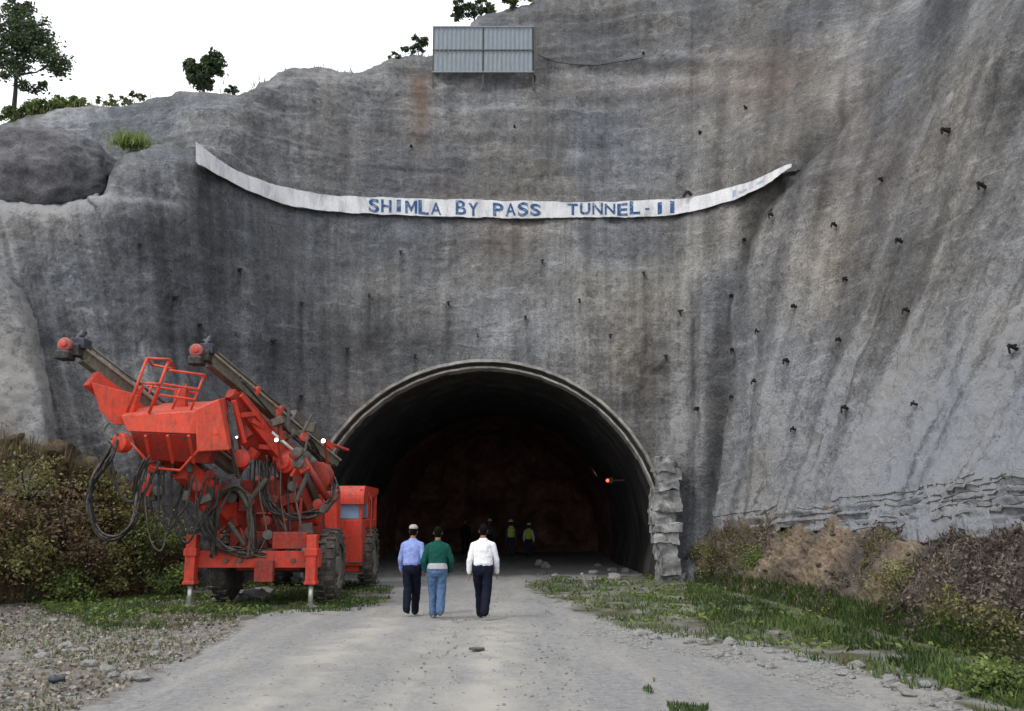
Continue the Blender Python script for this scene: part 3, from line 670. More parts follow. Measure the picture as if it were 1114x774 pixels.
# unlined rock drive beyond and its face
ysec = np.linspace(43.5, 66, 50); prof = np.array(arch(.05, 60)); V = []
for y in ysec:
    pr = prof.copy(); pr[:, 1] = y; V.append(pr)
q = np.array(V).reshape(-1, 3); dcen = q - np.array([X0, 0, 1.2]); dcen[:, 1] = 0; dcen /= np.linalg.norm(dcen, axis=1, keepdims=True)
V = q + dcen * (fbm(q * .7, 4, 93) * .45 + .1)[:, None]
np_mesh('rock_drive', V, grid_faces(len(ysec), prof.shape[0]), M['tunnel_rock'], tun)
gx2, gz2 = np.meshgrid(np.linspace(-8, 6, 90), np.linspace(-.5, 8.5, 60)); q = np.stack([gx2, gx2 * 0 + 55, gz2], -1).reshape(-1, 3)
q[:, 1] += fbm(q * .6, 4, 95) * 1.6 - np.clip(3 - q[:, 2], 0, 3) * 1.3
np_mesh('rock_face', q, grid_faces(60, 90), M['tunnel_rock'], tun)
ring(1.6, .0, 43.5, 43.9, 'leak_collar', M['tunnel_rock'], .02, 9)  # added collar, stops light leaking in where lining meets rock drive
lp = P(661, 523, 33.5)
lamp = empty('signal_lamp', lp, 'small red signal lamp glowing on the right wall inside the tunnel', 'lamp')
MB().ball(lp, .06, n=8).build('lens', M['lamp_red'], lamp, True)
MB().box(lp + Vector((.12, .05, 0)), (.16, .2, .22)).build('housing', M['steel'], lamp, bevel=.02); MB().beam(lp + Vector((.15, .05, 0)), lp + Vector((.75, .05, .02)), .05, .05).build('bracket', M['steel'], lamp)

# ragged concrete pier right of the portal
pier = rock_blob('x', (0, 0, 0), 1, 1, 1, None, 0, seed=1, n=4); bpy.data.objects.remove(pier)
def lumpy_box(name, lo, hi, mat, amp, f, seed, parent=None, res=.06):
    lo, hi = np.array(lo, float), np.array(hi, float); bm = bmesh.new(); n = np.maximum(((hi - lo) / res).astype(int), 1)
    Vs, Fs = [], []; off = 0
    for ax in range(3):
        a, b = [k for k in range(3) if k != ax]
        for side in (0, 1):
            A, B = np.meshgrid(np.linspace(lo[a], hi[a], n[a] + 1), np.linspace(lo[b], hi[b], n[b] + 1))
            v = np.zeros(A.shape + (3,)); v[..., a] = A; v[..., b] = B; v[..., ax] = hi[ax] if side else lo[ax]
            Vs.append(v.reshape(-1, 3)); F = grid_faces(n[b] + 1, n[a] + 1) + off; Fs.append(F[:, ::-1] if side else F); off += len(Vs[-1])
    q = np.concatenate(Vs); c = (lo + hi) / 2
    dv = np.stack([fbm(q * f, 4, seed), fbm(q * f + 9, 4, seed + 1), fbm(q * f + 19, 4, seed + 2)], -1)
    return np_mesh(name, q + dv * amp, np.concatenate(Fs), mat, parent)
pa, pb = P(713, 632, 27.45), P(745, 632, 27.45)
pier = empty('concrete_pier', (4.85, 27.6, 0), 'ragged pale concrete pier against the right side of the tunnel arch', 'pier')
zt = P(730, 498, 27.5).z
bx0, bx1 = pa.x, pb.x; z = -.15; kk = 0; rr = random.Random(5)
while z < zt - .2:   # broken courses of cast blocks
    h = rr.uniform(.2, .5); h = min(h, zt - z)
    ins = rr.uniform(-.08, .12)
    lumpy_box('block', (bx0 + ins + .06, 27.4 + rr.uniform(-.08, .1), z - .03), (bx1 + rr.uniform(-.22, .0), 28.3, z + h + .03), M['pier'], .13, 3.2, 100 + kk, pier); z += h; kk += 1

# ------------------------------------------------------------------ white lettered BEAM
bt_pts = [(213, 153, 175), (232, 169, 187), (252, 183, 199), (280, 195, 212), (312, 205, 223), (340, 210, 228), (369, 213.5, 231), (430, 215.5, 234), (494, 217, 236), (560, 219, 237.3), (620, 220, 237), (680, 219.5, 236.5), (736, 217, 234), (770, 211, 227), (808, 200.5, 214), (835, 190, 201), (862, 175.5, 179)]
xs_, tops, bots = map(np.array, zip(*bt_pts)); xx = np.arange(213, 862.1, 3.0)
def smooth_i(x, y): 
    f = np.interp(xx, x, y); return np.convolve(np.pad(f, 4, 'edge'), np.ones(9) / 9, 'valid')
TT, BB = smooth_i(xs_, tops), smooth_i(xs_, bots); TT[0], BB[0] = 153, 175
TT = TT + vnoise(np.stack([xx * .06, xx * 0, xx * 0], -1), 41) * .7 + vnoise(np.stack([xx * .3, xx * 0, xx * 0], -1), 43) * .3; BB = BB + vnoise(np.stack([xx * .06, xx * 0 + 4, xx * 0], -1), 42) * .8 + vnoise(np.stack([xx * .3, xx * 0, xx * 0], -1), 44) * .4
Yb = fA(xx, (TT + BB) / 2) - .24 
beam = empty('lettered_beam', (0, 29.5, 12.6), 'long curved white concrete beam with blue lettering above the tunnel', 'beam')
mb = MB(); n = len(xx); V = []
for x, a, b, y in zip(xx, TT, BB, Yb):
    p0, p1 = P(x, a, y + .05), P(x, b, y); V += [p0, p1, p1 + Vector((0, 1.1, .25)), p0 + Vector((0, 1.1, .1))]
F = []
for i in range(n - 1):
    for a in range(4): F.append((i * 4 + a, (i + 1) * 4 + a, (i + 1) * 4 + (a + 1) % 4, i * 4 + (a + 1) % 4))
F += [(0, 1, 2, 3), tuple((n - 1) * 4 + a for a in (3, 2, 1, 0))]
mb.add(V, F).build('beam_body', M['beam'], beam)
def glyph(ch, bold=.03):
    cu = bpy.data.curves.new('g', 'FONT'); cu.body = ch; cu.size = 1; cu.offset = bold; cu.extrude = 0
    o = bpy.data.objects.new('g', cu); col.objects.link(o); dg = bpy.context.evaluated_depsgraph_get()
    me = bpy.data.meshes.new_from_object(o.evaluated_get(dg)); bpy.data.objects.remove(o); return me
def letter_m():
    me = bpy.data.meshes.new('g'); pt = [(0, 0), (0, 1), (.24, 1), (.5, .5), (.76, 1), (1, 1), (1, 0), (.79, 0), (.79, .62), (.5, .12), (.21, .62), (.21, 0)]
    me.from_pydata([(x, y, 0) for x, y in pt], [], [(0, 11, 10, 1), (1, 10, 2), (10, 9, 3, 2), (9, 8, 4, 3), (8, 5, 4), (8, 7, 6, 5)]); me.update(); return me
lr = random.Random(8)
text = 'SHIMLA BY PASS  TUNNEL-II'; x0, x1 = 400, 738; cells = len(text); adv = (x1 - x0) / cells
for i, ch in enumerate(text):
    if ch == ' ': continue
    me = letter_m() if ch == 'M' else glyph(ch, {'M': .004, 'N': .015, 'B': .015, 'A': .015}.get(ch, .028)); vv = np.zeros(len(me.vertices) * 3); me.vertices.foreach_get('co', vv); vv = vv.reshape(-1, 3)
    mn, mx = vv.min(0), vv.max(0); wd = adv * ((.98 if ch == 'M' else .84) if ch not in 'I-' else .34)
    lx = x0 + i * adv + (adv - wd) / 2; u = (vv[:, 0] - mn[0]) / max(mx[0] - mn[0], 1e-6); 
    zz = (vv[:, 1] - mn[1]) / max(mx[1] - mn[1], 1e-6) if ch != '-' else .45 + .14 * (vv[:, 1] - mn[1]) / max(mx[1] - mn[1], 1e-6)
    px = lx + u * wd; T = np.interp(px, xx, TT); B = np.interp(px, xx, BB); yy = np.interp(px, xx, Yb); fr = (.12 + lr.uniform(-.05, .05)) + zz * (.76 + lr.uniform(-.06, .06)) + (u - .5) * lr.uniform(-.06, .06)
    py = B + (T - B) * fr
    w3 = Pn(px, py, yy + .05 * fr - .012) - np.array(beam.location)
    me.vertices.foreach_set('co', w3.astype(np.float32).ravel()); me.update(); me.materials.clear(); me.materials.append(M['blue_letter'])
    link('letter', me, beam)
for (xa, xb, f0, f1) in ((797, 801, .25, .7), (804, 812, .3, .5), (815, 819, .3, .75), (823, 830, .4, .65)):   # weathered blue marks near the thin end
    m = MB(); c = []
    for x, f in ((xa, f0), (xb, f0), (xb, f1), (xa, f1)):
        c.append(P(x, np.interp(x, xx, BB) + (np.interp(x, xx, TT) - np.interp(x, xx, BB)) * f, float(np.interp(x, xx, Yb)) + .05 * f - .012))
    m.add(c, [(0, 1, 2, 3)]).build('faded_mark', M['faded_blue'], beam)
pn = P(748, 213, float(np.interp(748, xx, Yb)) - .05)
MB().beam(pn + Vector((-.14, 0, -.05)), pn + Vector((0, -.02, .16)), .07, .09).beam(pn + Vector((0, -.02, .15)), pn + Vector((.15, 0, 0)), .07, .09).build('iron_hook', M['bolt'], beam)

# ------------------------------------------------------------------ metal sheet hoarding on the skyline
HY = 33.2
h0, h1, h2, h3 = P(471, 79, HY), P(580, 77, HY), P(580, 27, HY), P(471, 29, HY)
hoard = empty('sheet_hoarding', (h0 + h1) / 2, 'grey corrugated metal sheet panel of four squares on top of the slope', 'panel')
xa, xm, xb = h0.x, (h0.x + h1.x) / 2, h1.x; za, zm, zb = h0.z, (h0.z + h3.z) / 2 - .06, h3.z
for (xl, xr) in ((xa, xm), (xm, xb)):
    for (zl, zh) in ((za, zm), (zm, zb)):
        nx = 44; V = []
        for i in range(nx + 1):
            x = xl + .03 + (xr - xl - .06) * i / nx; y = HY + .022 * math.sin(i * math.pi / 2)
            V += [(x, y, zl + .002), (x, y, zh - .002)]
        MB().add(V, [(2 * i, 2 * i + 2, 2 * i + 3, 2 * i + 1) for i in range(nx)]).build('sheet', M['sheet'], hoard, True)
for x in (xa, xm, xb): MB().span((x - .03, HY + .03, za - .7), (x + .03, HY + .12, zb)).build('post', M['sheet_dark'], hoard, bevel=.006)
for z in (za, zm, zb - .04): MB().span((xa - .03, HY - .055, z - .025), (xb + .03, HY - .028, z + .03)).build('frame_rail', M['sheet_dark'] if z == zm else M['sheet'], hoard, bevel=.006)
MB().span((xb + .035, HY - .05, za - .15), (xb + .10, HY + .6, zb - .05)).build('side_plate', M['sheet_dark'], hoard, bevel=.006)
MB().beam((xa + .3, HY + .1, zb - .2), (xa + .3, HY + 1.4, za - .4), .06, .06).build('back_stay', M['sheet_dark'], hoard); MB().beam((xb - .3, HY + .1, zb - .2), (xb - .3, HY + 1.4, za - .4), .06, .06).build('back_stay', M['sheet_dark'], hoard)
pts = []
for i, (x, y) in enumerate([(583, 60), (592, 68), (605, 73), (625, 76), (650, 76), (680, 70), (700, 66)]):
    p, nrm = up_point(x, y); pts.append(p + nrm * .06)
tag(MB().tube(pts, .02, 6).build('cable', M['hose'], None, True), 'thin dark cable trailing right from the metal sheet panel', 'cable')
#--SPLIT--
# ------------------------------------------------------------------ EARTH BANKS
def sheet_between(name, top, bot, fY_top, mat, x0, x1, step, nrow, amp, seed, bulge=.25, kind='structure', backrow=.6):
    """bank from a foot line on the ground up to a top line (photo pixels, depth of top given)"""
    px = np.arange(x0, x1 + .1, step); T = np.array([P(a, float(top(a)), float(fY_top(a))) for a in px]); B = np.array([G(a, float(bot(a)), -.12) for a in px])
    t = np.linspace(0, 1, nrow)[:, None, None]; V = B[None] * (1 - t) + T[None] * t
    V[..., 2] += (np.sin(t[..., 0] * math.pi) * bulge)
    q = V.reshape(-1, 3); d = fbm(q * .8, 4, seed) * amp + fbm(q * 3, 4, seed + 1) * amp * .6 + fbm(q * 9, 3, seed + 2) * amp * .34
    N = grid_normals(V); N = N * np.sign(N[..., 2:3] + 1e-9); V = V + N * d.reshape(V.shape[:2])[..., None] * np.clip(t * 4, 0, 1)
    V = np.concatenate([V, V[-1:] + np.array([0, backrow, .25])], 0)
    o = np_mesh(name, V.reshape(-1, 3), grid_faces(nrow + 1, len(px)), mat); o['kind'] = kind
    return o, V
rtop = interp([(742, 612), (770, 590), (800, 580), (850, 566), (905, 566), (960, 580), (1010, 580), (1108, 582), (1250, 594), (1400, 608)])
rbot = interp([(742, 634), (800, 650), (860, 664), (930, 688), (1010, 714), (1108, 738), (1250, 786), (1400, 850)])
rY = interp([(742, 28.0), (756, 27.7), (800, 25.6), (850, 23.1), (950, 18.5), (1050, 15.25), (1108, 13.9), (1250, 11.3), (1400, 9.4)])
BANK_FANS = True
bankR, VR = sheet_between('earth_bank', rtop, rbot, rY, M['earth'], 742, 1400, 2.0, 80, .36, 201, .35, backrow=.5)
qv = VR.reshape(-1, 3); ax_, ay_ = project(qv); fan = np.exp(-((ax_ - 900 + (ay_ - 600) * .75) / 24) ** 2) + np.exp(-((ax_ - 830 + (ay_ - 620) * .9) / 18) ** 2) * .9 + np.exp(-((ax_ - 985 + (ay_ - 600) * .8) / 18) ** 2) * .8
set_attr(bankR, 'slip', np.repeat(np.clip(fan + fbm(qv * 2, 3, 8) * .35, 0, 1)[:, None], 3, 1))
ltop = interp([(-160, 470), (0, 476), (40, 486), (80, 500), (130, 535), (170, 575), (215, 610)])
lbot = interp([(-160, 690), (0, 664), (100, 655), (215, 645)])
lY = interp([(-160, 18.7), (0, 21.0), (60, 21.6), (100, 22.2), (150, 23.3), (215, 25.3)])
bankL, VLk = sheet_between('leafy_bank', ltop, lbot, lY, M['bank_soil'], -160, 215, 3, 60, .55, 211, .45)

# ------------------------------------------------------------------ DRILL RIG
rig = empty('drill_rig', (-5.3, 22.5, 0), 'red two-boom tunnel drilling rig on wheels parked left of the tunnel mouth', 'drill rig')
def part(mb, name, mat, parent=rig, smooth=False, bevel=.015): return mb.build(name, M[mat], parent, smooth, bevel)
FY, RY = 20.1, 25.4         # front and rear axle faces
# chassis
part(MB().span((-6.15, 20.3, .75), (-4.75, 26.6, 1.2)).span((-6.5, 22.2, 1.2), (-4.9, 26.8, 1.45)), 'chassis', 'dred')
part(MB().span((-6.95, 19.75, .84), (-4.2, 20.1, 1.2)), 'front_crossbeam', 'red')
part(MB().span((-6.7, 22.8, 1.45), (-5.1, 26.7, 2.75)).span((-6.6, 23, 2.75), (-5.2, 26.5, 2.95)), 'engine_housing', 'dred')
part(MB().span((-6.3, 20.2, 1.24), (-4.6, 21.4, 1.62)).span((-6.0, 20.7, 1.62), (-4.8, 22.4, 2.0)), 'boom_pedestal', 'dred')
part(MB().span((-5.55, 19.6, .55), (-5.15, 19.76, 1.0)), 'tow_plate', 'dred')
# wheels
def wheel(x, y, side, r=.80, wdt=.40):
    ax = (side, 0, 0); c = Vector((x - side * wdt, y, r))
    tr = bpy.data.objects.new('wheel', None); col.objects.link(tr); tr.parent = rig; tr.location = c - wloc(rig); tr.empty_display_size = .2
    pr = [(0, r * .62), (.01, r * .86), (.06, r * .97), (.13, r), (wdt - .13, r), (wdt - .06, r * .97), (wdt - .01, r * .86), (wdt, r * .62), (wdt - .09, r * .58)]
    t = MB().lathe(c, ax, pr, 40)
    for k in range(22):     # tread lugs
        a = 2 * math.pi * k / 22
        for s in (0, 1):
            aa = a + s * math.pi / 22; d = Vector((0, math.cos(aa), math.sin(aa))); tang = Vector((0, -math.sin(aa), math.cos(aa)))
            cc = c + Vector(ax) * (wdt * (.27 if s else .73)) + d * (r + .002)
            m = Matrix((Vector(ax), tang, d)).transposed(); t.box(cc, (wdt * .5, .075, .05), m)
    t.build('tyre', M['rubber'], tr, False)
    rm = MB().lathe(c + Vector(ax) * (wdt - .12), ax, [(0, r * .6), (.06, r * .6), (.065, r * .54), (.01, r * .5), (.015, r * .28), (.09, r * .24), (.10, r * .12)], 28)
    for k in range(10):
        a = 2 * math.pi * k / 10; d = Vector((0, math.cos(a), math.sin(a))); p = c + Vector(ax) * (wdt - .11) + d * r * .38
        rm.tube([p, p + Vector(ax) * .05], .025, 6)
    rm.build('rim', M['rim'], tr, False)
wheel(-3.97, 21.0, 1, .82); wheel(-6.75, 21.0, -1, .82); wheel(-3.86, 25.7, 1, .80); wheel(-6.75, 25.9, -1, .74)
part(MB().tube([(-6.4, 21, .8), (-4.4, 21, .8)], .13, 10), 'axle', 'steel'); part(MB().tube([(-6.4, 25.9, .74), (-4.4, 25.9, .74)], .13, 10), 'axle', 'steel')
# fenders
for yy, xo in ():
    m = MB()
    for k in range(8):
        a0 = R_(15 + k * 19); a1 = R_(15 + (k + 1) * 19); q0 = Vector((xo, yy + .9 * math.cos(a0), .76 + .9 * math.sin(a0))); q1 = Vector((xo, yy + .9 * math.cos(a1), .76 + .9 * math.sin(a1)))
        m.beam(q0, q1, .5, .03, up=(q0 - Vector((xo, yy, .76))))
    part(m, 'mudguard', 'red', bevel=0)
# outriggers
for x, s in ((-6.93, -1), (-4.33, 1)):
    o = part(MB().span((x - .11, 19.55, .50), (x + .11, 19.80, 1.55)).span((x - .14, 19.52, 1.1), (x + .14, 19.84, 1.26)).span((x - .13, 19.52, .5), (x + .13, 19.84, .57)), 'outrigger', 'red')
    MB().tube([(x, 19.69, .5), (x, 19.69, .06)], .055, 10).build('jack_rod', M['chrome'], o, True)
    MB().lathe((x, 19.69, .0), (0, 0, 1), [(0, .2), (.04, .2), (.07, .09), (.1, .08)], 16).build('foot_plate', M['rim'], o)
for x in (-6.2, -5.9, -4.75, -4.45): part(MB().tube([(x, 19.74, 1.0), (x, 19.68, 1.0)], .05, 8), 'bolt', 'steel', bevel=0)
# cab
cab = bpy.data.objects.new('cab', None); col.objects.link(cab); cab.parent = rig; cab.location = Vector((-4.5, 25, 1.0)) - wloc(rig)
cx0, cx1, cy0, cy1 = -4.95, -4.08, 24.55, 27.2
def cpart(mb, name, mat, bevel=.02, smooth=False): return mb.build(name, M[mat], cab, smooth, bevel)
cpart(MB().span((cx0, cy0 + .06, .62), (cx1, cy0 + .7, 1.86)).span((cx0, cy0 + .7, 1.62), (cx1, cy1, 1.86)).span((cx0, cy0 + .2, .45), (cx1 - .1, cy0 + .55, .63)), 'cab_body', 'red', .03)
m = MB(); pr = []
for k in range(9):
    a = math.pi * k / 16; pr.append((cy0 + .30 - .32 * math.sin(a) , 2.36 + .46 * math.cos(a) * .9))
pr = [(cy1, 2.77)] + pr[0:] + [(cy0 - .02, 2.27), (cy0 + .10, 2.27), (cy1, 2.62)]
n = len(pr); V = [(cx0 - .02, a, b) for a, b in pr] + [(cx1 + .03, a, b) for a, b in pr]
m.add(V, [tuple(range(n))[::-1], tuple(range(n, 2 * n))] + [(i, (i + 1) % n, n + (i + 1) % n, n + i) for i in range(n)]); cpart(m, 'cab_roof', 'red', .0)
for (x, y) in ((cx0 + .05, cy0 + .1), (cx1 - .05, cy0 + .1), (cx1 - .05, cy0 + 1.25), (cx1 - .05, cy1 - .06), (cx0 + .05, cy1 - .06)):
    cpart(MB().span((x - .045, y - .045, 1.84), (x + .045, y + .045, 2.68)), 'cab_pillar', 'red', .01)
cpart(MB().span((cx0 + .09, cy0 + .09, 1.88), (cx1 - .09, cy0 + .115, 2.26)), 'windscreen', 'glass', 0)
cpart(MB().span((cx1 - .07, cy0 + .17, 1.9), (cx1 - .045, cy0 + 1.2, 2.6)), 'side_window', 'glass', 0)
cpart(MB().span((cx0 + .05, cy1 - .1, 1.86), (cx1 - .1, cy1 - .05, 2.6)), 'rear_panel', 'dred', 0)
cpart(MB().tube([(cx1 + .05, cy0 + .75, 1.0), (cx1 + .12, cy0 + .75, 1.3), (cx1 + .12, cy0 + .75, 2.4), (cx1 + .02, cy0 + .75, 2.6)], .018, 8), 'grab_rail', 'red', 0, True)
for z in (.4, .7): cpart(MB().span((cx1 - .35, cy0 + .0, z), (cx1 + .02, cy0 + .25, z + .04)), 'step', 'steel', .006)
#cpart(MB().tube([(cx1 - .25, cy0 + .02, 1.72), (cx1 - .25, cy0 - .02, 1.72)], .03, 12), 'marker_lamp', 'lamp_on', 0, True)
# mast with lamp and canopy beside the cab
mp = P(356, 520, 22.9); mt = P(356, 484, 22.9)
part(MB().beam(mp - Vector((0, 0, .8)), mt, .12, .12), 'mast', 'orange', bevel=.01)
cn = part(MB().beam(P(356, 482, 22.9), P(378, 490, 23.1), .5, .06, up=(.2, 0, 1)), 'mast_canopy', 'dred')
def work_lamp(p, r=.10):
    o = part(MB().lathe(p, (0, -1, .02), [(-.14, r * .5), (-.1, r * 1.0), (.02, r * 1.12), (.03, r * 1.12)], 14), 'work_lamp', 'steel', bevel=0)
    MB().lathe(Vector(p) + Vector((0, -.031, 0)), (0, -1, .02), [(0, r), (.03, r * .7), (.04, r * .2)], 14).build('lens', M['lamp_on'], o, True)
    MB().beam(Vector(p) + Vector((0, .1, 0)), Vector(p) + Vector((.04, .35, -.5)), .05, .05).build('bracket', M['dred'], o)
work_lamp(P(352, 480, 20.9), .05); work_lamp(P(301, 479, 19.1), .042); work_lamp(P(258, 476, 19.4), .025); 
o = part(MB().lathe(P(331, 599, 19.7), (0, -1, 0), [(-.04, .05), (.04, .055), (.05, .03)], 12), 'headlamp', 'rim', bevel=0)

# feeds: long rails with drifter, hose drum and rod guide at the raised end
def feed(p0, p1, nm_seed, w=.26):
    """p0 raised end, p1 low end"""
    d = (p1 - p0).normalized(); L = (p1 - p0).length; side = d.cross(Vector((0, 0, 1))).normalized(); upv = side.cross(d)
    r = bpy.data.objects.new('feed', None); col.objects.link(r); r.parent = rig; r.location = (p0 + p1) / 2 - wloc(rig)
    def fp(mb, nm, mat, bevel=.008, smooth=False): return mb.build(nm, M[mat], r, smooth, bevel)
    B = lambda a, off, ww, hh, b=None: MB().beam(p0 + d * a + off, p0 + d * (b if b is not None else L) + off, ww, hh, up=upv)
    fp(B(0, upv * 0, w * .55, .16), 'rail', 'rail')
    fp(B(.1, upv * .10 + side * .10, .05, .05).beam(p0 + d * .1 + upv * .10 - side * .10, p1 + upv * .10 - side * .10, .05, .05, up=upv), 'slide_bar', 'tan_rail')
    fp(B(.3, -upv * .12, w * .95, .07, L - .2), 'rail_flange', 'rail')
    fp(MB().tube([p0 + d * .1 + upv * .24, p0 + d * (L * .62) + upv * .24], .028, 8), 'drill_rod', 'rail', 0, True)
    fp(B(L * .60, upv * .26, .24, .24, L * .86), 'drifter', 'steel'); fp(B(L * .86, upv * .26, .15, .16, L * .93), 'drifter_tail', 'red')
    fp(MB().lathe(p0 - d * .12 - upv * .04, Vector((0, -1, .05)), [(-.12, .12), (0, .14), (.1, .14), (.12, .10)], 20), 'end_cap', 'pink', 0)
    fp(MB().lathe(p0 - d * .12 - upv * .04, Vector((0, -1, .05)), [(.121, .07), (.15, .07), (.16, .04)], 14), 'cap_boss', 'red', 0)
    fp(MB().box(p0 + upv * .15 + d * .1, (.30, .36, .22)).tube([p0 + upv * .2, p0 + upv * .42 + side * .02], .07, 8).tube([p0 + upv * .3 + side * .1, p0 + upv * .34 - side * .16], .05, 8), 'rod_guide', 'bluegrey', .02)
    fp(MB().box(p0 - upv * .24 - d * .02, (.30, .32, .18)).box(p0 + d * .05 - upv * .05, (.34, .26, .26)), 'stinger', 'hose', .03)
    for f in (.33, .5): fp(B(L * f, upv * .08, .3, .22, L * f + .09), 'rail_clamp', 'red')
    return r, d, side, upv
f1a, f1b = P(79, 378, 17.9), P(262, 515, 21.2); f2a, f2b = P(220, 384, 18.8), P(366, 505, 22.4)
r1, d1, s1, u1 = feed(f1a, f1b, 1); r2, d2, s2, u2 = feed(f2a, f2b, 2)
# booms
def boom(p_top, p_mid, p_base, nm='boom'):
    b = part(MB().beam(p_base, p_mid, .44, .46, .38, .40), nm, 'dred', bevel=.03)
    MB().beam(p_mid - (p_mid - p_base).normalized() * .1, p_top, .28, .30, .24, .26).build('inner_boom', M['red'], b, False, .02)
    MB().tube([p_base + Vector((.32, 0, .05)), p_mid + Vector((.28, 0, .12))], .075, 10).build('lift_cylinder', M['steel'], b, True)
    MB().tube([p_base.lerp(p_mid, .5) + Vector((.30, 0, .085)), p_mid + Vector((.28, 0, .12)), p_mid.lerp(p_top, .5) + Vector((.12, 0, .1))], .042, 10).build('cylinder_rod', M['chrome'], b, True)
    MB().lathe(p_base - Vector((.3, 0, 0)), (1, 0, 0), [(0, .2), (.05, .27), (.55, .27), (.6, .2)], 18).build('pivot', M['red'], b, False, .01)
    MB().lathe(p_mid - Vector((.26, 0, 0)), (1, 0, 0), [(0, .16), (.04, .22), (.48, .22), (.52, .16)], 18).build('knuckle', M['red'], b, False, .01)
    return b
b2 = boom(P(268, 450, 19.5), P(310, 500, 20.3), P(335, 560, 21.4)); b1 = boom(P(122, 430, 18.3), P(190, 500, 19.6), P(262, 560, 21.0))
# cradles between boom and feed
part(MB().beam(P(250, 428, 19.1) , P(346, 520, 21.9), .20, .22), 'feed_cradle', 'red'); part(MB().beam(P(98, 412, 18.1), P(170, 470, 19.4), .2, .36, .22, .55), 'feed_cradle', 'red')
# triangular guard plate under the left feed
tri = [P(99, 416, 17.95), P(150, 430, 18.35), P(140, 462, 18.3), P(122, 462, 18.2), P(108, 446, 18.05)]; nrm = Vector((.1, .06, .02)); n = len(tri)
part(MB().add(tri + [p + Vector((.03, .10, 0)) for p in tri], [tuple(range(n)), tuple(range(2 * n - 1, n - 1, -1))] + [(i, n + i, n + (i + 1) % n, (i + 1) % n) for i in range(n)]), 'guard_plate', 'orange', bevel=.008)
tri = [P(250, 432, 18.9), P(262, 426, 19.1), P(296, 466, 20.0), P(326, 498, 20.9), P(316, 510, 20.8), P(282, 504, 20.2), P(262, 484, 19.6)]; n = len(tri)
part(MB().add(tri + [p + Vector((.03, .14, 0)) for p in tri], [tuple(range(n)), tuple(range(2 * n - 1, n - 1, -1))] + [(i, n + i, n + (i + 1) % n, (i + 1) % n) for i in range(n)]), 'guard_plate', 'dred', bevel=.008)
for a, b in (((254, 436), (266, 482)), ((262, 430), (318, 502)), ((274, 458), (298, 472)), ((282, 486), (310, 490)), ((262, 452), (280, 450))): part(MB().beam(P(*a, 18.82 + (a[0] - 252) * .027), P(*b, 18.8 + (b[0] - 252) * .027), .07, .10), 'stiffener', 'red', bevel=.008)
for a, b, r in (((300, 520), (330, 590), .10), ((255, 520), (280, 590), .09), ((330, 500), (358, 545), .08)):
    part(MB().tube([P(*a, 20.6), P(*b, 21.0)], r, 10), 'cylinder', 'dred', bevel=0, smooth=True)
part(MB().lathe(P(312, 505, 20.0), (-.2, -1, .1), [(-.25, .14), (-.2, .22), (.1, .22), (.14, .15), (.2, .14), (.22, .08)], 20), 'rotation_unit', 'red', bevel=.01)
part(MB().lathe(P(262, 500, 19.6), (.3, -1, .1), [(-.25, .16), (-.2, .2), (.15, .2), (.2, .12)], 16), 'rotation_unit', 'red', bevel=.01)
part(MB().lathe(P(345, 520, 21.3), (-.2, -1, 0), [(-.2, .3), (-.15, .38), (.12, .38), (.14, .25), (.16, .1)], 22), 'hose_drum', 'dred', bevel=.01)
part(MB().box(P(285, 540, 20.4), (.9, .5, .7)).box(P(240, 545, 20.3), (.5, .4, .5)), 'valve_bank', 'dred'); part(MB().box(P(318, 588, 20.0), (.75, .5, .36)), 'control_box', 'dred')
part(MB().beam(P(362, 535, 22.6), P(362, 590, 22.6), .5, .3), 'tank', 'red')

# basket
bk = bpy.data.objects.new('basket', None); col.objects.link(bk); bk.parent = rig; bk.location = P(190, 480, 18.6) - wloc(rig)
def bpart(mb, nm, mat, bevel=.012, smooth=False): return mb.build(nm, M[mat], bk, smooth, bevel)
FL, FR = P(131, 452, 18.0), P(232, 446, 18.3); BL, BR = P(150, 440, 19.5), P(246, 436, 19.7)
fl, fr = P(138, 470, 18.0), P(238, 474, 18.3)
dz = Vector((0, 0, -.42)); up = Vector((.22, 0, 1)).normalized()
bl, br = BL + (fl - FL), BR + (fr - FR)
bpart(MB().hexa([fl, fr, br, bl, FL, FR, BR, BL]), 'tub', 'orange', .03)
# tapering underside and mounting bracket
ul, ur, ubl, ubr = P(152, 500, 18.5), P(226, 505, 18.6), P(160, 500, 19.4), P(232, 505, 19.5)
e = Vector((0, .03, 0))
bpart(MB().hexa([ul, ur, ubr, ubl, fl + e + Vector((.06, 0, 0)), fr + e - Vector((.04, 0, 0)), br - e, bl - e]), 'underside', 'dred', .03)  # darker red paints in the shade below the tub
for x in (158, 182, 205): bpart(MB().beam(P(x, 474, 17.98), P(x + 6, 504, 18.42), .05, .06), 'rib', 'red', .006)
bpart(MB().tube([P(140, 480, 18.05), P(155, 496, 18.2), P(164, 509, 18.35), P(196, 512, 18.4), P(210, 496, 18.3), P(222, 484, 18.22)], .03, 8), 'bumper_bar', 'orange', 0, True)
bpart(MB().hexa([P(214, 492, 18.15), P(250, 490, 18.4), P(253, 488, 19.3), P(220, 490, 19.1), P(212, 446, 18.1), P(238, 434, 18.35), P(247, 432, 19.3), P(218, 440, 19.1)]), 'side_panel', 'orange', .03)
bpart(MB().lathe(P(133, 482, 18.1), (-.4, -1, 0), [(-.15, .12), (-.1, .2), (.1, .2), (.13, .12)], 16), 'rotator', 'red', .01)
rail = lambda pts, r=.026: MB().tube(pts, r, 8)
def bar(a, b, Ya, Yb=None, r=.026): return bpart(rail([P(*a, Ya), P(*b, Yb or Ya)], r), 'rail_bar', 'orange', 0, True)
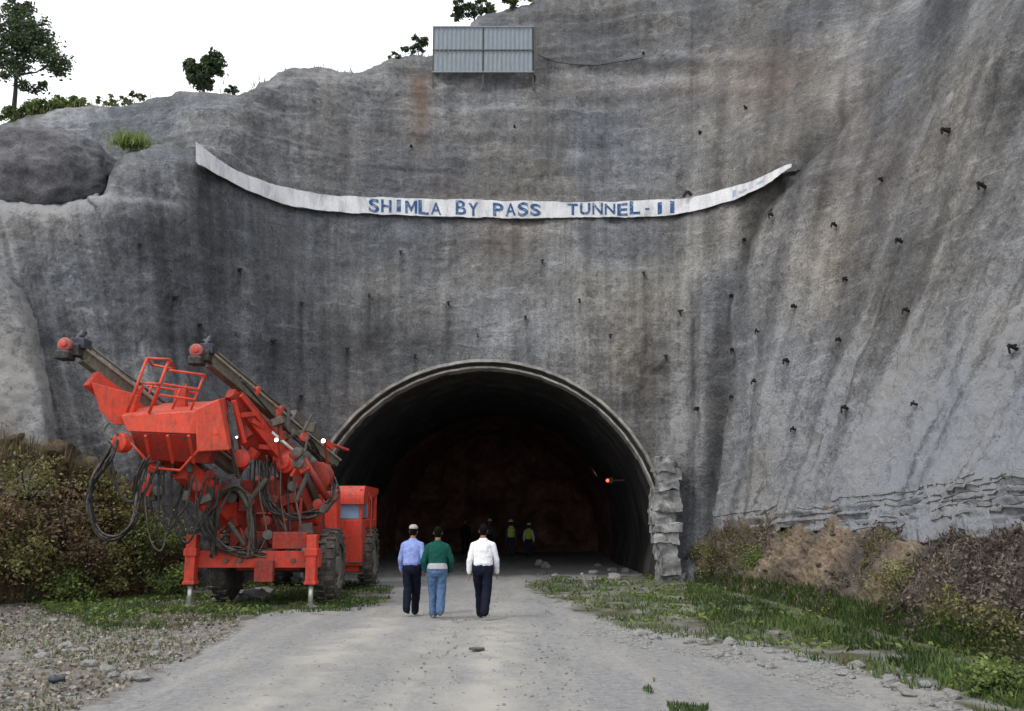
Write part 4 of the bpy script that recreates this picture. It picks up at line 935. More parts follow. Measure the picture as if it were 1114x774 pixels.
for a, b, y in (((138, 449), (160, 390), 18.0), ((162, 450), (184, 391), 18.1), ((153, 448), (168, 415), 19.2), ((166, 448), (178, 405), 19.2), ((192, 448), (203, 418), 19.3), ((207, 448), (222, 408), 18.35), ((186, 449), (197, 421), 18.6)): bar(a, b, y, r=.032 if y < 18.2 else .024)
for a, b, y in (((160, 390), (184, 391), 18.05), ((151, 417), (175, 418), 18.05), ((184, 403), (222, 408), 18.3), ((178, 418), (217, 424), 18.3), ((174, 430), (213, 435), 18.3), ((165, 397), (190, 402), 19.2), ((160, 420), (215, 428), 19.3)): bar(a, b, y)
bar((160, 390), (165, 397), 18.0, 19.2); bar((184, 391), (190, 402), 18.1, 19.2); bar((222, 408), (225, 412), 18.35, 19.3)
bpart(MB().span(P(188, 446, 18.9), P(206, 424, 19.1)), 'control_console', 'red')
part(MB().beam(P(200, 512, 19.0), P(262, 572, 20.6), .34, .42, .4, .5), 'basket_boom', 'red', bevel=.02)
for a, b in (((205, 535), (225, 556)), ((220, 555), (240, 540))): part(MB().beam(P(*a, 19.4), P(*b, 19.8), .08, .16), 'link_arm', 'red')
# hoses
hr = random.Random(11)
def hose(pix, Ys, r=.03, mat='hose'):
    pts = [P(x, y, Y) for (x, y), Y in zip(pix, Ys)]; out = []
    n = len(pts)
    for i in range(n - 1):       # Catmull-Rom
        a, b, c, d = pts[max(i - 1, 0)], pts[i], pts[i + 1], pts[min(i + 2, n - 1)]
        for k in range(8):
            t = k / 8; out.append(.5 * ((2 * b) + (c - a) * t + (2 * a - 5 * b + 4 * c - d) * t * t + (3 * b - a - 3 * c + d) * t ** 3))
    out.append(pts[-1]); part(MB().tube(out, r * .72, 7), 'hose', mat, smooth=True, bevel=0)
def jit(pix, j): return [(x + hr.uniform(-j, j), y + hr.uniform(-j, j)) for x, y in pix]
for k in range(5): hose(jit([(128, 478), (118, 500), (103, 525), (97, 552), (108, 580), (130, 585), (146, 568), (150, 548), (150, 520), (160, 500)], 4), [18.0 + hr.uniform(-.1, .3) for _ in range(10)], hr.uniform(.028, .045))
for k in range(2): hose(jit([(118, 495), (120, 520), (135, 545), (152, 540), (165, 515), (172, 500)], 4), [18.2] * 6, .03)
hose([(122, 478), (113, 470), (120, 460), (128, 474)], [17.9] * 4, .035, 'dhose'); hose([(118, 480), (124, 490), (116, 502), (112, 512)], [17.9] * 4, .03)
for k in range(9):
    x = 160 + k * 6 + hr.uniform(-3, 3); b = hr.uniform(575, 612) - k * 2
    hose(jit([(x, 505), (x - 3, 545), (x + 2, b - 15), (x + 12, b), (x + 22, b - 20), (x + 28, 548), (x + 34, 520)], 3), [18.7 + hr.uniform(-.3, .5)] * 7, hr.uniform(.025, .042), 'hose' if k % 3 else 'dhose')
for k in range(6): hose(jit([(232, 604), (233, 565), (240, 542), (253, 532), (266, 540), (273, 565), (274, 602)], 5), [19.5 + hr.uniform(-.2, .3)] * 7, hr.uniform(.035, .05), 'dhose' if k < 4 else 'hose')
for k in range(6): hose(jit([(285, 500), (292, 545), (310, 560), (335, 562), (355, 552), (364, 530), (355, 508)], 5), [19.9, 19.9, 20, 20.3, 20.8, 21.2, 21.6], hr.uniform(.028, .045))
for k in range(9):
    x = 272 + k * 6; hose(jit([(x, 500), (x - 2, 540), (x + 4, 580), (x + 1, 604)], 4), [20.0 + hr.uniform(-.3, .2)] * 4, hr.uniform(.022, .04), 'hose' if k % 2 else 'dhose')
for k in range(8): hose(jit([(222, 520), (228, 545), (222, 570), (238, 595), (262, 600), (300, 602), (325, 592)], 7), [19.6, 19.5, 19.5, 19.6, 19.7, 19.8, 19.8], hr.uniform(.02, .035), 'hose' if k % 3 else 'dhose')
for k in range(5): hose(jit([(246, 450), (250, 480), (256, 505), (262, 530)], 3), [18.8, 19, 19.3, 19.7], .025, 'dhose')
for k in range(3): hose([(f * 1.0, g) for f, g in jit([(262, 412), (290, 446), (320, 476), (345, 498), (362, 520)], 3)], [18.9, 19.7, 20.6, 21.5, 22.2], .03)
for k in range(3): hose(jit([(326, 470), (336, 476), (342, 490), (348, 500)], 3), [21.2, 21.4, 21.6, 21.8], .04)

# small fittings: brackets, valve blocks, pipes and plates crowded round the booms
cr = random.Random(21)
for (x0, x1, y0, y1, ya, yb, nn) in ((222, 352, 525, 598, 19.75, 20.5, 34), (255, 345, 455, 530, 19.3, 20.8, 26), (150, 235, 508, 545, 18.7, 19.4, 16)):
    for _ in range(nn):
        c = P(cr.uniform(x0, x1), cr.uniform(y0, y1), cr.uniform(ya, yb)); kind = cr.random(); mt_ = cr.choice(['dred', 'dred', 'red', 'steel', 'rail', 'steel'])
        rot = Matrix.Rotation(cr.uniform(-.7, .7), 3, 'Y') @ Matrix.Rotation(cr.uniform(-.5, .5), 3, 'Z')
        if kind < .45: part(MB().box(c, (cr.uniform(.1, .3), cr.uniform(.08, .3), cr.uniform(.08, .26)), rot), 'bracket', mt_, bevel=.01)
        elif kind < .75:
            dv = rot @ Vector((0, 0, cr.uniform(.15, .4))); part(MB().tube([c - dv, c + dv], cr.uniform(.025, .06), 9), 'cylinder', mt_, smooth=False, bevel=0)
        else: part(MB().lathe(c, rot @ Vector((.2, -1, 0)), [(-.06, .06), (-.05, .11), (.05, .11), (.06, .05)], 14), 'fitting', mt_, bevel=0)
# ------------------------------------------------------------------ PEOPLE
def remesh(mb, name, voxel, mat, smooth_it=4, disp=0, dscale=9, seed=0):
    me = bpy.data.meshes.new('tmp'); me.from_pydata(mb.v, [], mb.f); me.update(); o = bpy.data.objects.new('tmp', me); col.objects.link(o)
    r = o.modifiers.new('r', 'REMESH'); r.mode = 'VOXEL'; r.voxel_size = voxel; r.use_smooth_shade = True
    if smooth_it: s = o.modifiers.new('s', 'SMOOTH'); s.iterations = smooth_it; s.factor = .5
    dg = bpy.context.evaluated_depsgraph_get(); m2 = bpy.data.meshes.new_from_object(o.evaluated_get(dg)); bpy.data.objects.remove(o)
    m2.name = name; m2.materials.clear(); m2.materials.append(mat)
    if disp:
        n = len(m2.vertices); v = np.zeros(n * 3); m2.vertices.foreach_get('co', v); v = v.reshape(-1, 3); nn = np.zeros(n * 3); m2.vertices.foreach_get('normal', nn); nn = nn.reshape(-1, 3)
        f = 1 - np.abs(fbm(v * np.array([1, 1, .9]) * dscale + seed, 3, seed)) * 2.2
        v += nn * (f * disp)[:, None]; m2.vertices.foreach_set('co', v.astype(np.float32).ravel()); m2.update()
    return m2
def cloth(name, c, c2=None):
    k = NT(name); k.b.inputs['Specular IOR Level'].default_value = .08; n = k.noise(k.coord(), 14, 5, .65); k.bump(k.noise(k.coord(), 60, 3, .6), .25, .01)
    return k.done(k.mix(k.ramp(n, [(.35, 0.0), (.65, 1.0)]), c, c2 or tuple(x * .82 for x in c)), .85)
SKIN = cloth('skin', (.30, .16, .095), (.26, .135, .08)); HAIR = cloth('black_hair', (.004, .004, .004)); SHOE = cloth('dark_shoe', (.02, .018, .016)); BELT = cloth('belt', (.012, .012, .012))
def person(loc, H, yaw, label, c, group=None, vox=.009, hand_c=None, build=1.0):
    """c: shirt, trousers, shoes, hair, hat(kind,mat), vest, sway/pose numbers; local +Y is forward (away from camera when yaw=0)"""
    root = empty('person', loc, label, 'person', group); root.rotation_euler = (0, 0, yaw); k = H / 1.75; root.scale = (k, k, k)
    st, L = c.get('stride', .3), c.get('lead', 1); arm = c.get('arm', .12); b = build
    V3 = Vector; body, shirt, tr, shoes = MB(), MB(), MB(), MB()
    lean = c.get('lean', .02)
    ns = V3((0, lean * 1.6, 1.475))
    hipz = .93
    # legs
    J = {}
    for s in (-1, 1):
        fwd = st / 2 if s == L else -st / 2; hip = V3((s * .095 * b, 0, hipz)); lift = .07 if fwd < 0 else 0.0
        ank = V3((s * (.10 + c.get('splay', 0)), fwd, .085 + lift)); knee = hip.lerp(ank, .5) + V3((0, .045 + (.05 if fwd < 0 else 0), .0)); J[s] = (hip, knee, ank, fwd)
        body.cap(hip, knee, .075, .05).cap(knee, ank, .05, .035).cap(ank, ank + V3((0, .14, -.045)), .035, .03)
        tw = c.get('leg', 1.0)
        tr.cap(hip + V3((0, -.005, .0)), knee, .098 * b, .074 * tw).cap(knee, ank + V3((0, -.01, -.0)), .074 * tw, .064 * tw)
        ft = -.55 if fwd < 0 else 0
        toe = ank + V3((0, .17 * math.cos(ft), -.045 + .17 * math.sin(ft) * .35)); heel = ank + V3((0, -.055, -.045 + (.02 if fwd < 0 else 0)))
        shoes.cap(heel, toe, .038, .036).cap(ank + V3((0, 0, -.01)), ank.lerp(toe, .6), .042, .036)
    tr.loft([((0, 0, .80), .15 * b, .105), ((0, -.01, .88), .172 * b, .125), ((0, -.005, .98), .165 * b, .115), ((0, .0, 1.04), .155 * b, .105)])
    body.loft([((0, 0, .85), .15, .10), ((0, 0, 1.0), .14, .095), ((0, lean * .6, 1.15), .135, .09), ((0, lean, 1.30), .15, .095), ((0, lean * 1.4, 1.38), .11, .075), ((0, lean * 1.5, 1.46), .055, .05)])
    body.cap(ns - V3((0, .01, .06)), ns + V3((0, .02, .08)), .058, .054)
    hd = ns + V3((c.get('turn', 0) * .01, .03 + lean * .5, .165)); body.ball(hd, .077, .094, .112).ball(hd + V3((0, .035, -.06)), .055, .06, .06)
    body.cap(hd + V3((0, .092, .005)), hd + V3((0, .112, -.03)), .012, .017)
    for s in (-1, 1): body.ball(hd + V3((s * .078, -.005, -.005)), .013, .022, .034)
    for s in (-1, 1): body.cap(hd + V3((s * .015, .085, .02)), hd + V3((s * .045, .078, .018)), .01, .009)
    body.cap(hd + V3((-.02, .092, -.055)), hd + V3((.02, .092, -.055)), .008, .008)
    # arms
    hem = c.get('hem', .97)
    shirt.loft([((0, 0, hem), (.178 if hem < .95 else .163) * b, .13 if hem < .95 else .118), ((0, 0, hem + .05), .175 * b, .128), ((0, lean * .5, 1.12), .170 * b, .122), ((0, lean, 1.28), .188 * b, .125), ((0, lean * 1.3, 1.36), .178 * b, .112), ((0, lean * 1.5, 1.415), .135 * b, .09), ((0, lean * 1.5, 1.455), .085 * b, .072), ((0, lean * 1.6, 1.495), .062, .06)])
    for s in (-1, 1):
        sh = V3((s * .166 * b, lean * 1.3, 1.365)); sw = -arm if s == L else arm; sw += c.get('armf', {}).get(s, 0)
        el = sh + V3((s * (.065 + c.get('elb', 0)), sw * .45 - .02, -.27)); fore = c.get('fore', {}).get(s, .5); wr = el + V3((s * (.005 - c.get('inn', {}).get(s, 0)), sw * .5 + .07 * fore * 2, -.25 + .10 * max(fore - .5, 0)))
        shirt.cap(sh, el, .063, .055).cap(el, el.lerp(wr, .93), .055, .045); shirt.cap(sh - V3((s * .09, 0, -.035)), sh, .06, .063)
        body.cap(sh - V3((0, 0, .03)), el, .042, .036).cap(el, wr, .038, .026)
        d = (wr - el).normalized(); palm = wr + d * .085; body.cap(wr, wr + d * .03, .026, .028); ac = V3((0, 1, 0)) - d * d.y; ac.normalize(); out = d.cross(ac)
        body.hexa([wr + ac * q1 + out * q2 + d * q3 for q3, ww in ((.01, .03), (.095, .04)) for q1, q2 in ((-ww, -.013), (ww, -.013), (ww, .013), (-ww, .013))])
        curl = out * (-s)
        for i, ln in enumerate((.062, .072, .068, .054)):
            o0 = palm + ac * (.033 - i * .022); m1 = o0 + d * ln * .55 + curl * .006 * s; m2 = m1 + d * ln * .4 + curl * -.012; body.cap(o0 - d * .01, m1, .009, .0085, 8).cap(m1, m2, .0085, .007, 8)
        tb = wr + d * .03 + ac * .03; t1 = tb + ac * .03 + d * .035; body.cap(tb, t1, .012, .010, 8).cap(t1, t1 + d * .032 + ac * .005, .010, .008, 8)
        J[s] += (palm,)
    o = link('body', remesh(body, 'body', vox * .75, SKIN, 2), root)
    lk = lambda nm, mb, mat, v=vox, sm=4, dp=0.011, ds=7: link(nm, remesh(mb, nm, v, mat, sm, dp, ds, int(abs(loc[0]) * 10)), o)
    lk('shirt', shirt, c['shirt']); lk('trousers', tr, c['trousers'], dp=.012, ds=6); lk('shoes', shoes, c['shoes'], sm=2, dp=0)
    if 'under' in c: lk('undershirt', MB().loft([((0, -.01, hem - .012), .194 * b, .145), ((0, -.01, hem + .1), .17 * b, .12)]), c['under'], dp=.004)
    elif hem > .95: lk('belt', MB().loft([((0, 0, .985), .171 * b, .124), ((0, 0, 1.02), .169 * b, .122)]), BELT, v=.006, sm=1, dp=0)
    hc = hd + V3((0, -.012, .022))
    kind, hm = c['hat']
    hair = MB().ball(hc, .084, .098, .104).ball(hd + V3((0, -.05, -.03)), .07, .05, .07)
    # clear the face
    ho = lk('hair', hair, c['hair'], sm=2, dp=.004, ds=30)
    if kind == 'cap': lk('cap', MB().loft([(hc + V3((0, 0, .025)), .092, .107), (hc + V3((0, 0, .06)), .09, .105), (hc + V3((0, -.005, .1)), .065, .08), (hc + V3((0, -.005, .112)), .03, .04)]).hexa([hc + V3(q) for q in ((-.07, .08, .02), (.07, .08, .02), (.05, .17, .015), (-.05, .17, .015), (-.07, .08, .035), (.07, .08, .035), (.05, .17, .027), (-.05, .17, .027))]), hm, sm=2, dp=0)
    if kind == 'helmet': lk('helmet', MB().loft([(hc + V3((0, 0, .01)), .125, .145), (hc + V3((0, 0, .025)), .115, .135), (hc + V3((0, 0, .08)), .105, .12), (hc + V3((0, 0, .125)), .07, .085), (hc + V3((0, 0, .14)), .03, .035)]), hm, sm=2, dp=0)
    if 'vest' in c: lk('vest', MB().loft([((0, 0, .93), .19 * b, .142), ((0, 0, 1.12), .182 * b, .136), ((0, lean, 1.28), .20 * b, .138), ((0, lean * 1.3, 1.38), .178 * b, .124), ((0, lean * 1.5, 1.46), .12 * b, .09), ((0, lean * 1.6, 1.48), .075, .07)]), c['vest'], dp=.004)
    if 'band' in c:
        for z in (1.05, 1.25): lk('reflective_band', MB().loft([((0, lean * .7, z), .207 * b, .15), ((0, lean * .7, z + .05), .207 * b, .15)]), c['band'], sm=0, dp=0)
    return root
navy = cloth('navy_trousers', (.007, .009, .018), (.011, .014, .027)); jeans = cloth('faded_jeans', (.10, .17, .30), (.055, .10, .19)); bluesh = cloth('pale_blue_shirt', (.27, .34, .66), (.20, .26, .55)); green = cloth('green_jumper', (.012, .085, .065), (.009, .06, .048)); white = cloth('white_shirt', (.80, .81, .84), (.72, .73, .77)); grey_u = cloth('pale_undershirt', (.42, .42, .46)); capm = cloth('pale_cap', (.45, .38, .36)); tan_s = cloth('tan_shoe', (.33, .30, .27))
hiv = cloth('hi_vis', (.55, .78, .12), (.46, .68, .1)); helm = cloth('white_helmet', (.82, .82, .82)); dark_j = cloth('dark_jacket', (.015, .014, .016)); gy = cloth('grey_shirt', (.10, .10, .12)); band = cloth('silver_band', (.7, .7, .68)); dblue = cloth('work_trousers', (.035, .05, .11))
def gp(px, py): 
    p = G(px, py); p.z = gh(p.x, p.y); return p
person(gp(447, 670), 1.76, R_(-4), 'man in pale blue shirt, navy trousers and cap walking towards the tunnel', dict(shirt=bluesh, trousers=navy, shoes=SHOE, hair=HAIR, hat=('cap', capm), stride=.42, lead=1, arm=.16, fore={-1: .5, 1: 1.1}, splay=-.055, lean=.04, elb=.01, leg=1.1))
person(gp(475, 674), 1.72, R_(3), 'man in dark green jumper and faded blue jeans walking between two others', dict(shirt=green, trousers=jeans, shoes=tan_s, hair=HAIR, hat=(None, None), under=grey_u, stride=.25, lead=-1, arm=.06, hem=.955, elb=.035, fore={-1: .9, 1: .9}, inn={-1: .06, 1: .05}, leg=1.2, splay=-.03), build=1.06)
person(gp(525, 674), 1.76, R_(-2), 'man in white long-sleeved shirt and dark trousers walking alone on the road', dict(shirt=white, trousers=navy, shoes=SHOE, hair=HAIR, hat=(None, None), stride=.52, lead=-1, arm=.10, elb=.015, lean=.03, leg=1.2, splay=-.045), build=1.06)
person(gp(556, 606), 1.74, R_(10), 'worker in yellow-green vest and white helmet standing in the tunnel beside a smaller one', dict(shirt=gy, trousers=dblue, shoes=SHOE, hair=HAIR, hat=('helmet', helm), vest=hiv, band=band, stride=.12, arm=.05), 'workers inside the tunnel', .014)
person(gp(575, 606), 1.60, R_(-15), 'worker with white sleeves, green vest and white helmet, rightmost figure in the tunnel', dict(shirt=white, trousers=dblue, shoes=SHOE, hair=HAIR, hat=('helmet', helm), vest=hiv, stride=.1, arm=.04, elb=.04), 'workers inside the tunnel', .014)
person(gp(533, 604), 1.76, R_(165), 'worker in dark clothes and white helmet behind the white-shirted man', dict(shirt=gy, trousers=navy, shoes=SHOE, hair=HAIR, hat=('helmet', helm), stride=.1, arm=.03), 'workers inside the tunnel', .014)
person(gp(506, 604), 1.78, R_(180), 'man in dark jacket standing in the tunnel left of the white-shirted man', dict(shirt=dark_j, trousers=navy, shoes=SHOE, hair=HAIR, hat=(None, None), stride=.1, arm=.03), 'workers inside the tunnel', .014)

# ------------------------------------------------------------------ VEGETATION
def leaves_mesh(name, centers, sizes, mat, parent=None, seed=0, tint=None, elong=1.9, upbias=.0):
    r = np.random.default_rng(seed); n = len(centers); d = r.normal(size=(n, 3)); d[:, 2] = d[:, 2] * .7 + upbias; d /= np.linalg.norm(d, axis=1, keepdims=True)
    e = np.cross(d, r.normal(size=(n, 3))); e /= np.linalg.norm(e, axis=1, keepdims=True); s = np.asarray(sizes)[:, None]
    nrm = np.cross(d, e)
    V = np.stack([centers - d * s * elong / 2, centers + e * s / 2 + nrm * s * .12, centers + d * s * elong / 2, centers - e * s / 2 + nrm * s * .12], 1).reshape(-1, 3)
    F = np.arange(4 * n).reshape(n, 4); o = np_mesh(name, V, F, mat, parent, False)
    tt = r.random(n) if tint is None else np.clip(tint + r.normal(size=n) * .22, 0, 1); set_attr(o, 'tint', np.repeat(np.stack([tt] * 3, -1), 4, 0)); return o
def crown_points(c, rx, ry, rz, nclump, per, r, spread=.28, shell=.5):
    pts = []; tn = []
    for _ in range(nclump):
        d = r.normal(size=3); d /= np.linalg.norm(d); rad = shell + (1 - shell) * r.random() ** .5; cc = np.array(c) + d * rad * np.array([rx, ry, rz]) * (1 + .25 * r.normal())
        sp_ = spread * min(rx, rz) * r.uniform(.5, 1.2); pts.append(cc + r.normal(size=(per, 3)) * sp_ * np.array([1, 1, .7])); tn.append(np.full(per, r.random()))
    return np.concatenate(pts), np.concatenate(tn)
def tree(name, label, base, trunk_top, lobes, leaf, nclump, per, seed, cat='tree', group=None, tr_r=.1, mat='leaf_tree', spread=.28):
    root = empty(name, base, label, cat, group); r = np.random.default_rng(seed); base, tt = Vector(base), Vector(trunk_top); m = MB()
    mid = base.lerp(tt, .5) + Vector((r.normal() * .08, 0, 0)); m.tube([base - Vector((0, 0, .3)), mid, tt], [tr_r, tr_r * .75, tr_r * .5], 8)
    P_, T_ = [], []
    for (c, rx, ry, rz, wgt) in lobes:
        c = Vector(c); m.tube([mid.lerp(tt, .6), mid.lerp(c, .6) + Vector((0, 0, .1)), c], [tr_r * .45, tr_r * .3, tr_r * .1], 6)
        for _ in range(5):
            e = c + Vector((r.normal() * rx * .6, r.normal() * ry * .6, r.normal() * rz * .6)); m.tube([mid.lerp(c, .7), c.lerp(e, .5), e], [tr_r * .2, tr_r * .14, tr_r * .05], 5)
        p, t_ = crown_points(c, rx, ry, rz, max(3, int(nclump * wgt)), per, r, spread); P_.append(p); T_.append(t_)
    p = np.concatenate(P_); t_ = np.concatenate(T_); m.build('trunk', M['bark'], root, True)
    leaves_mesh('crown', p, leaf * r.uniform(.6, 1.3, len(p)), M[mat], root, seed, t_); return root
TY = 36
lob = lambda px, py, Y, rx, rz, wgt: (P(px, py, Y), rx * Y / FPX, rx * Y / FPX, rz * Y / FPX, wgt)
tree('leafy_tree', 'leafy tree with open crown on the skyline at the left edge', P(14, 132, TY), P(18, 70, TY), [lob(10, 28, TY, 26, 20, 1), lob(42, 40, TY, 20, 18, .8), lob(55, 68, TY, 16, 14, .5), lob(12, 62, TY, 22, 16, .7), lob(-20, 50, TY, 25, 25, .8), lob(28, 88, TY, 22, 9, .35), lob(20, 8, TY, 14, 8, .4)], .095, 34, 62, 301, tr_r=.12, spread=.40)
tree('small_tree', 'small dark rounded tree alone on the skyline, left of centre', P(222, 100, 33), P(221, 84, 33), [lob(211, 76, 33, 10, 9, 1), lob(230, 72, 33, 11, 11, 1), lob(221, 88, 33, 12, 8, .8), lob(234, 62, 33, 5, 4, .3), lob(206, 70, 33, 5, 5, .3)], .11, 30, 36, 302, tr_r=.07)
tree('skyline_shrub', 'dense green shrubs clump beneath the leafy tree on the skyline', P(38, 134, 33), P(38, 124, 33), [lob(15, 125, 33, 14, 7, 1), lob(42, 119, 33, 16, 9, 1.2), lob(66, 116, 33, 14, 9, 1), lob(85, 112, 33, 10, 6, .6)], .075, 40, 40, 303, 'shrub', None, .05, 'leaf_shrub')
tree('skyline_shrub', 'low green shrub on the skyline between the two trees', P(128, 114, 33), P(128, 110, 33), [lob(112, 111, 33, 10, 3, .7), lob(130, 109, 33, 12, 4, .9), lob(150, 104, 33, 9, 4, .6)], .09, 14, 24, 304, 'shrub', None, .04, 'leaf_shrub')
tree('skyline_shrub', 'small green shrub on the skyline just left of the metal sheet panel', P(456, 62, 34.5), P(456, 54, 34.5), [lob(457, 48, 34.5, 9, 7, 1), lob(446, 56, 34.5, 8, 5, .5), lob(430, 64, 34.5, 8, 5, .4)], .09, 16, 26, 305, 'shrub', None, .04, 'leaf_tree')
tree('skyline_tree', 'spreading green tree top above the metal sheet panel', P(520, 30, 37), P(516, 18, 37), [lob(510, 12, 37, 16, 8, 1), lob(528, 6, 37, 12, 8, .8), lob(496, 14, 37, 8, 4, .3)], .11, 20, 28, 306, 'tree', None, .06, 'leaf_tree')
tree('skyline_shrub', 'pale green shrub at the top edge right of the metal sheet panel', P(558, 12, 37), P(558, 4, 37), [lob(556, 4, 37, 12, 6, 1), lob(575, -2, 37, 9, 5, .6)], .10, 14, 26, 307, 'shrub', None, .05, 'leaf_shrub')
tree('skyline_shrub', 'tiny dark shrub in the skyline notch right of the small tree', P(253, 104, 31), P(253, 100, 31), [lob(253, 98, 31, 6, 4, 1)], .08, 10, 24, 308, 'shrub', None, .03, 'leaf_tree')

def blades(name, pts, h, mat, seed, parent=None, wd=.012, tint=None, lean=1.1):
    r = np.random.default_rng(seed); n = len(pts); a = r.random(n) * 2 * math.pi; hh = h * r.uniform(.4, 1.3, n); dirx = np.stack([np.cos(a), np.sin(a), np.zeros(n)], -1); side = np.stack([-np.sin(a), np.cos(a), np.zeros(n)], -1) * (wd * r.uniform(.6, 1.4, n))[:, None]
    ln = (r.random(n) * lean * hh)[:, None]; up = np.stack([np.zeros(n), np.zeros(n), hh], -1)
    V = np.stack([pts - side, pts + side, pts + side * .7 + up * .6 + dirx * ln * .4, pts - side * .7 + up * .6 + dirx * ln * .4, pts + up + dirx * ln], 1).reshape(-1, 3)
    b = np.arange(n)[:, None] * 5; F = np.concatenate([b + np.array([[0, 1, 2]]), b + np.array([[0, 2, 3]]), b + np.array([[3, 2, 4]])]); o = np_mesh(name, V, F, mat, parent, False)
    tt = r.random(n) if tint is None else np.clip(tint + r.normal(size=n) * .2, 0, 1); set_attr(o, 'tint', np.repeat(np.stack([tt] * 3, -1), 5, 0)); return o
def scatter_ground(poly, n, seed, clump=1.2, thr=-.1):
    r = np.random.default_rng(seed); xs_, ys_ = zip(*poly); px = r.uniform(min(xs_), max(xs_), n); py = np.maximum(r.uniform(min(ys_), max(ys_), n), 600)
    u = px - CX; v = CY - py; b_ = FPX * cp - v * sp; c_ = FPX * sp + v * cp; Y = -CAMZ * b_ / c_; p = np.stack([u / b_ * Y, Y, Y * 0], -1)
    # uniform in area rather than in pixels
    keep = r.random(n) < np.clip((Y / Y.max()) ** 2.2, .04, 1); f = fbm(p * clump, 3, seed + 7); p2 = keep & inpoly(px + fbm(p * 1.5, 3, seed) * 12, py + fbm(p * 1.5, 3, seed + 1) * 7, poly) & (f > thr)
    p = p[p2]; p[:, 2] = ground_h(p[:, 0], p[:, 1]); return p, f[p2]
p, f = scatter_ground(right_grass, 330000, 401, 1.3, -.06)
tag(blades('verge_grass', p, .085, M['grass'], 402, wd=.009, tint=np.clip(.45 + f, 0, 1)), 'green grass and weeds along the right road verge', 'grass', kind='stuff')
foot = [(745, 636), (800, 650), (860, 664), (930, 688), (1010, 712), (1108, 738), (1250, 786), (1240, 815), (1090, 770), (1000, 735), (930, 712), (860, 690), (790, 678), (745, 660)]
p, f = scatter_ground(foot, 160000, 405, 1.0, -.5)
tag(blades('foot_grass', p, .14, M['grass'], 406, wd=.010, tint=np.clip(.4 + f, 0, 1)), 'dense green grass strip between the road and the right bank', 'grass', kind='stuff')
p, f = scatter_ground(left_green, 130000, 411, 1.1, -.12)
tag(blades('shoulder_grass', p, .10, M['grass'], 412, wd=.009, tint=np.clip(.35 + f, 0, 1)), 'thin grass on the left shoulder around the drilling rig', 'grass', kind='stuff')
near_tuft = [(690, 774), (720, 735), (745, 740), (770, 774), (750, 800), (700, 800)]
p, f = scatter_ground(near_tuft, 20000, 421, 2, .0); p = p[::3]
tag(blades('gravel_weeds', p, .05, M['grass'], 422, wd=.008, tint=.4), 'sparse weeds growing in the gravel at the bottom right', 'weeds', kind='stuff')
p, f = scatter_ground(left_litter, 110000, 431, 1.3, -.5); p[:, 2] += .015
ps, fs = scatter_ground(left_litter, 40000, 435, 1.2, .12)
tag(blades('litter_grass', ps, .07, M['grass'], 436, wd=.007, tint=np.clip(.5 + fs, 0, 1)), 'thin grass coming through the leaf litter at left', 'grass', kind='stuff')
tag(leaves_mesh('leaf_litter', p[:16000], rng.uniform(.015, .06, len(p[:16000])), M['litter'], None, 432, None, 1.5), 'dead leaves and chips scattered over the left shoulder', 'leaf litter', kind='stuff')

for pol, nn, sd, lab in ((right_grass, 90000, 441, 'broad-leaved weeds among the right verge grass'), (left_green, 60000, 445, 'broad-leaved weeds among the grass beside the rig')):
    p, f = scatter_ground(pol, nn, sd, .9, .02); p = p[:7000]; f = f[:7000]; p[:, 2] += np.random.default_rng(sd).random(len(p)) * .1
    tag(leaves_mesh('verge_weeds', p, np.random.default_rng(sd).uniform(.025, .07, len(p)), M['leaf_shrub'], None, sd, np.clip(.35 + f, 0, 1)), lab, 'weeds', kind='stuff')
def on_sheet(V, n, r, lo=0., hi=.95):
    a = r.integers(int(lo * (V.shape[0] - 2)), int(hi * (V.shape[0] - 2)) + 1, n); b = r.integers(0, V.shape[1] - 1, n); fa, fb = r.random(n)[:, None], r.random(n)[:, None]
    return V[a, b] * (1 - fa) * (1 - fb) + V[a + 1, b] * fa * (1 - fb) + V[a, b + 1] * (1 - fa) * fb + V[a + 1, b + 1] * fa * fb
r = np.random.default_rng(501)
p = on_sheet(VLk, 52000, r, 0, .97); f = fbm(p * .9, 4, 502); k_ = f > -.16; p = p[k_]; f = f[k_]; p = p + r.normal(size=p.shape) * np.array([.1, .14, .12]); p[:, 2] += .08 * r.random(len(p))
dry = fbm(p * .8 + 40, 3, 503) > -.06
tag(leaves_mesh('bank_undergrowth', p[~dry], r.uniform(.025, .075, (~dry).sum()), M['leaf_olive'], None, 504, np.clip(.4 + f[~dry], 0, 1)), 'tangled olive green undergrowth covering the left bank', 'undergrowth', kind='stuff')
tag(leaves_mesh('dry_undergrowth', p[dry], r.uniform(.025, .075, dry.sum()), M['leaf_dry'], None, 505, np.clip(.35 + f[dry], 0, 1)), 'brown withered undergrowth on the left bank', 'undergrowth', kind='stuff')
p = on_sheet(VLk, 9000, r, 0, .98)
tag(blades('dry_stems', p[:5200], .45, M['leaf_dry'], 507, wd=.009, tint=.6, lean=.9), 'dry brown stems standing over the left bank', 'stems', kind='stuff')
tag(blades('bank_grass', p[5200:], .34, M['leaf_olive'], 508, wd=.010, tint=.5, lean=1.2), 'long olive grass hanging over the left bank', 'grass', kind='stuff')
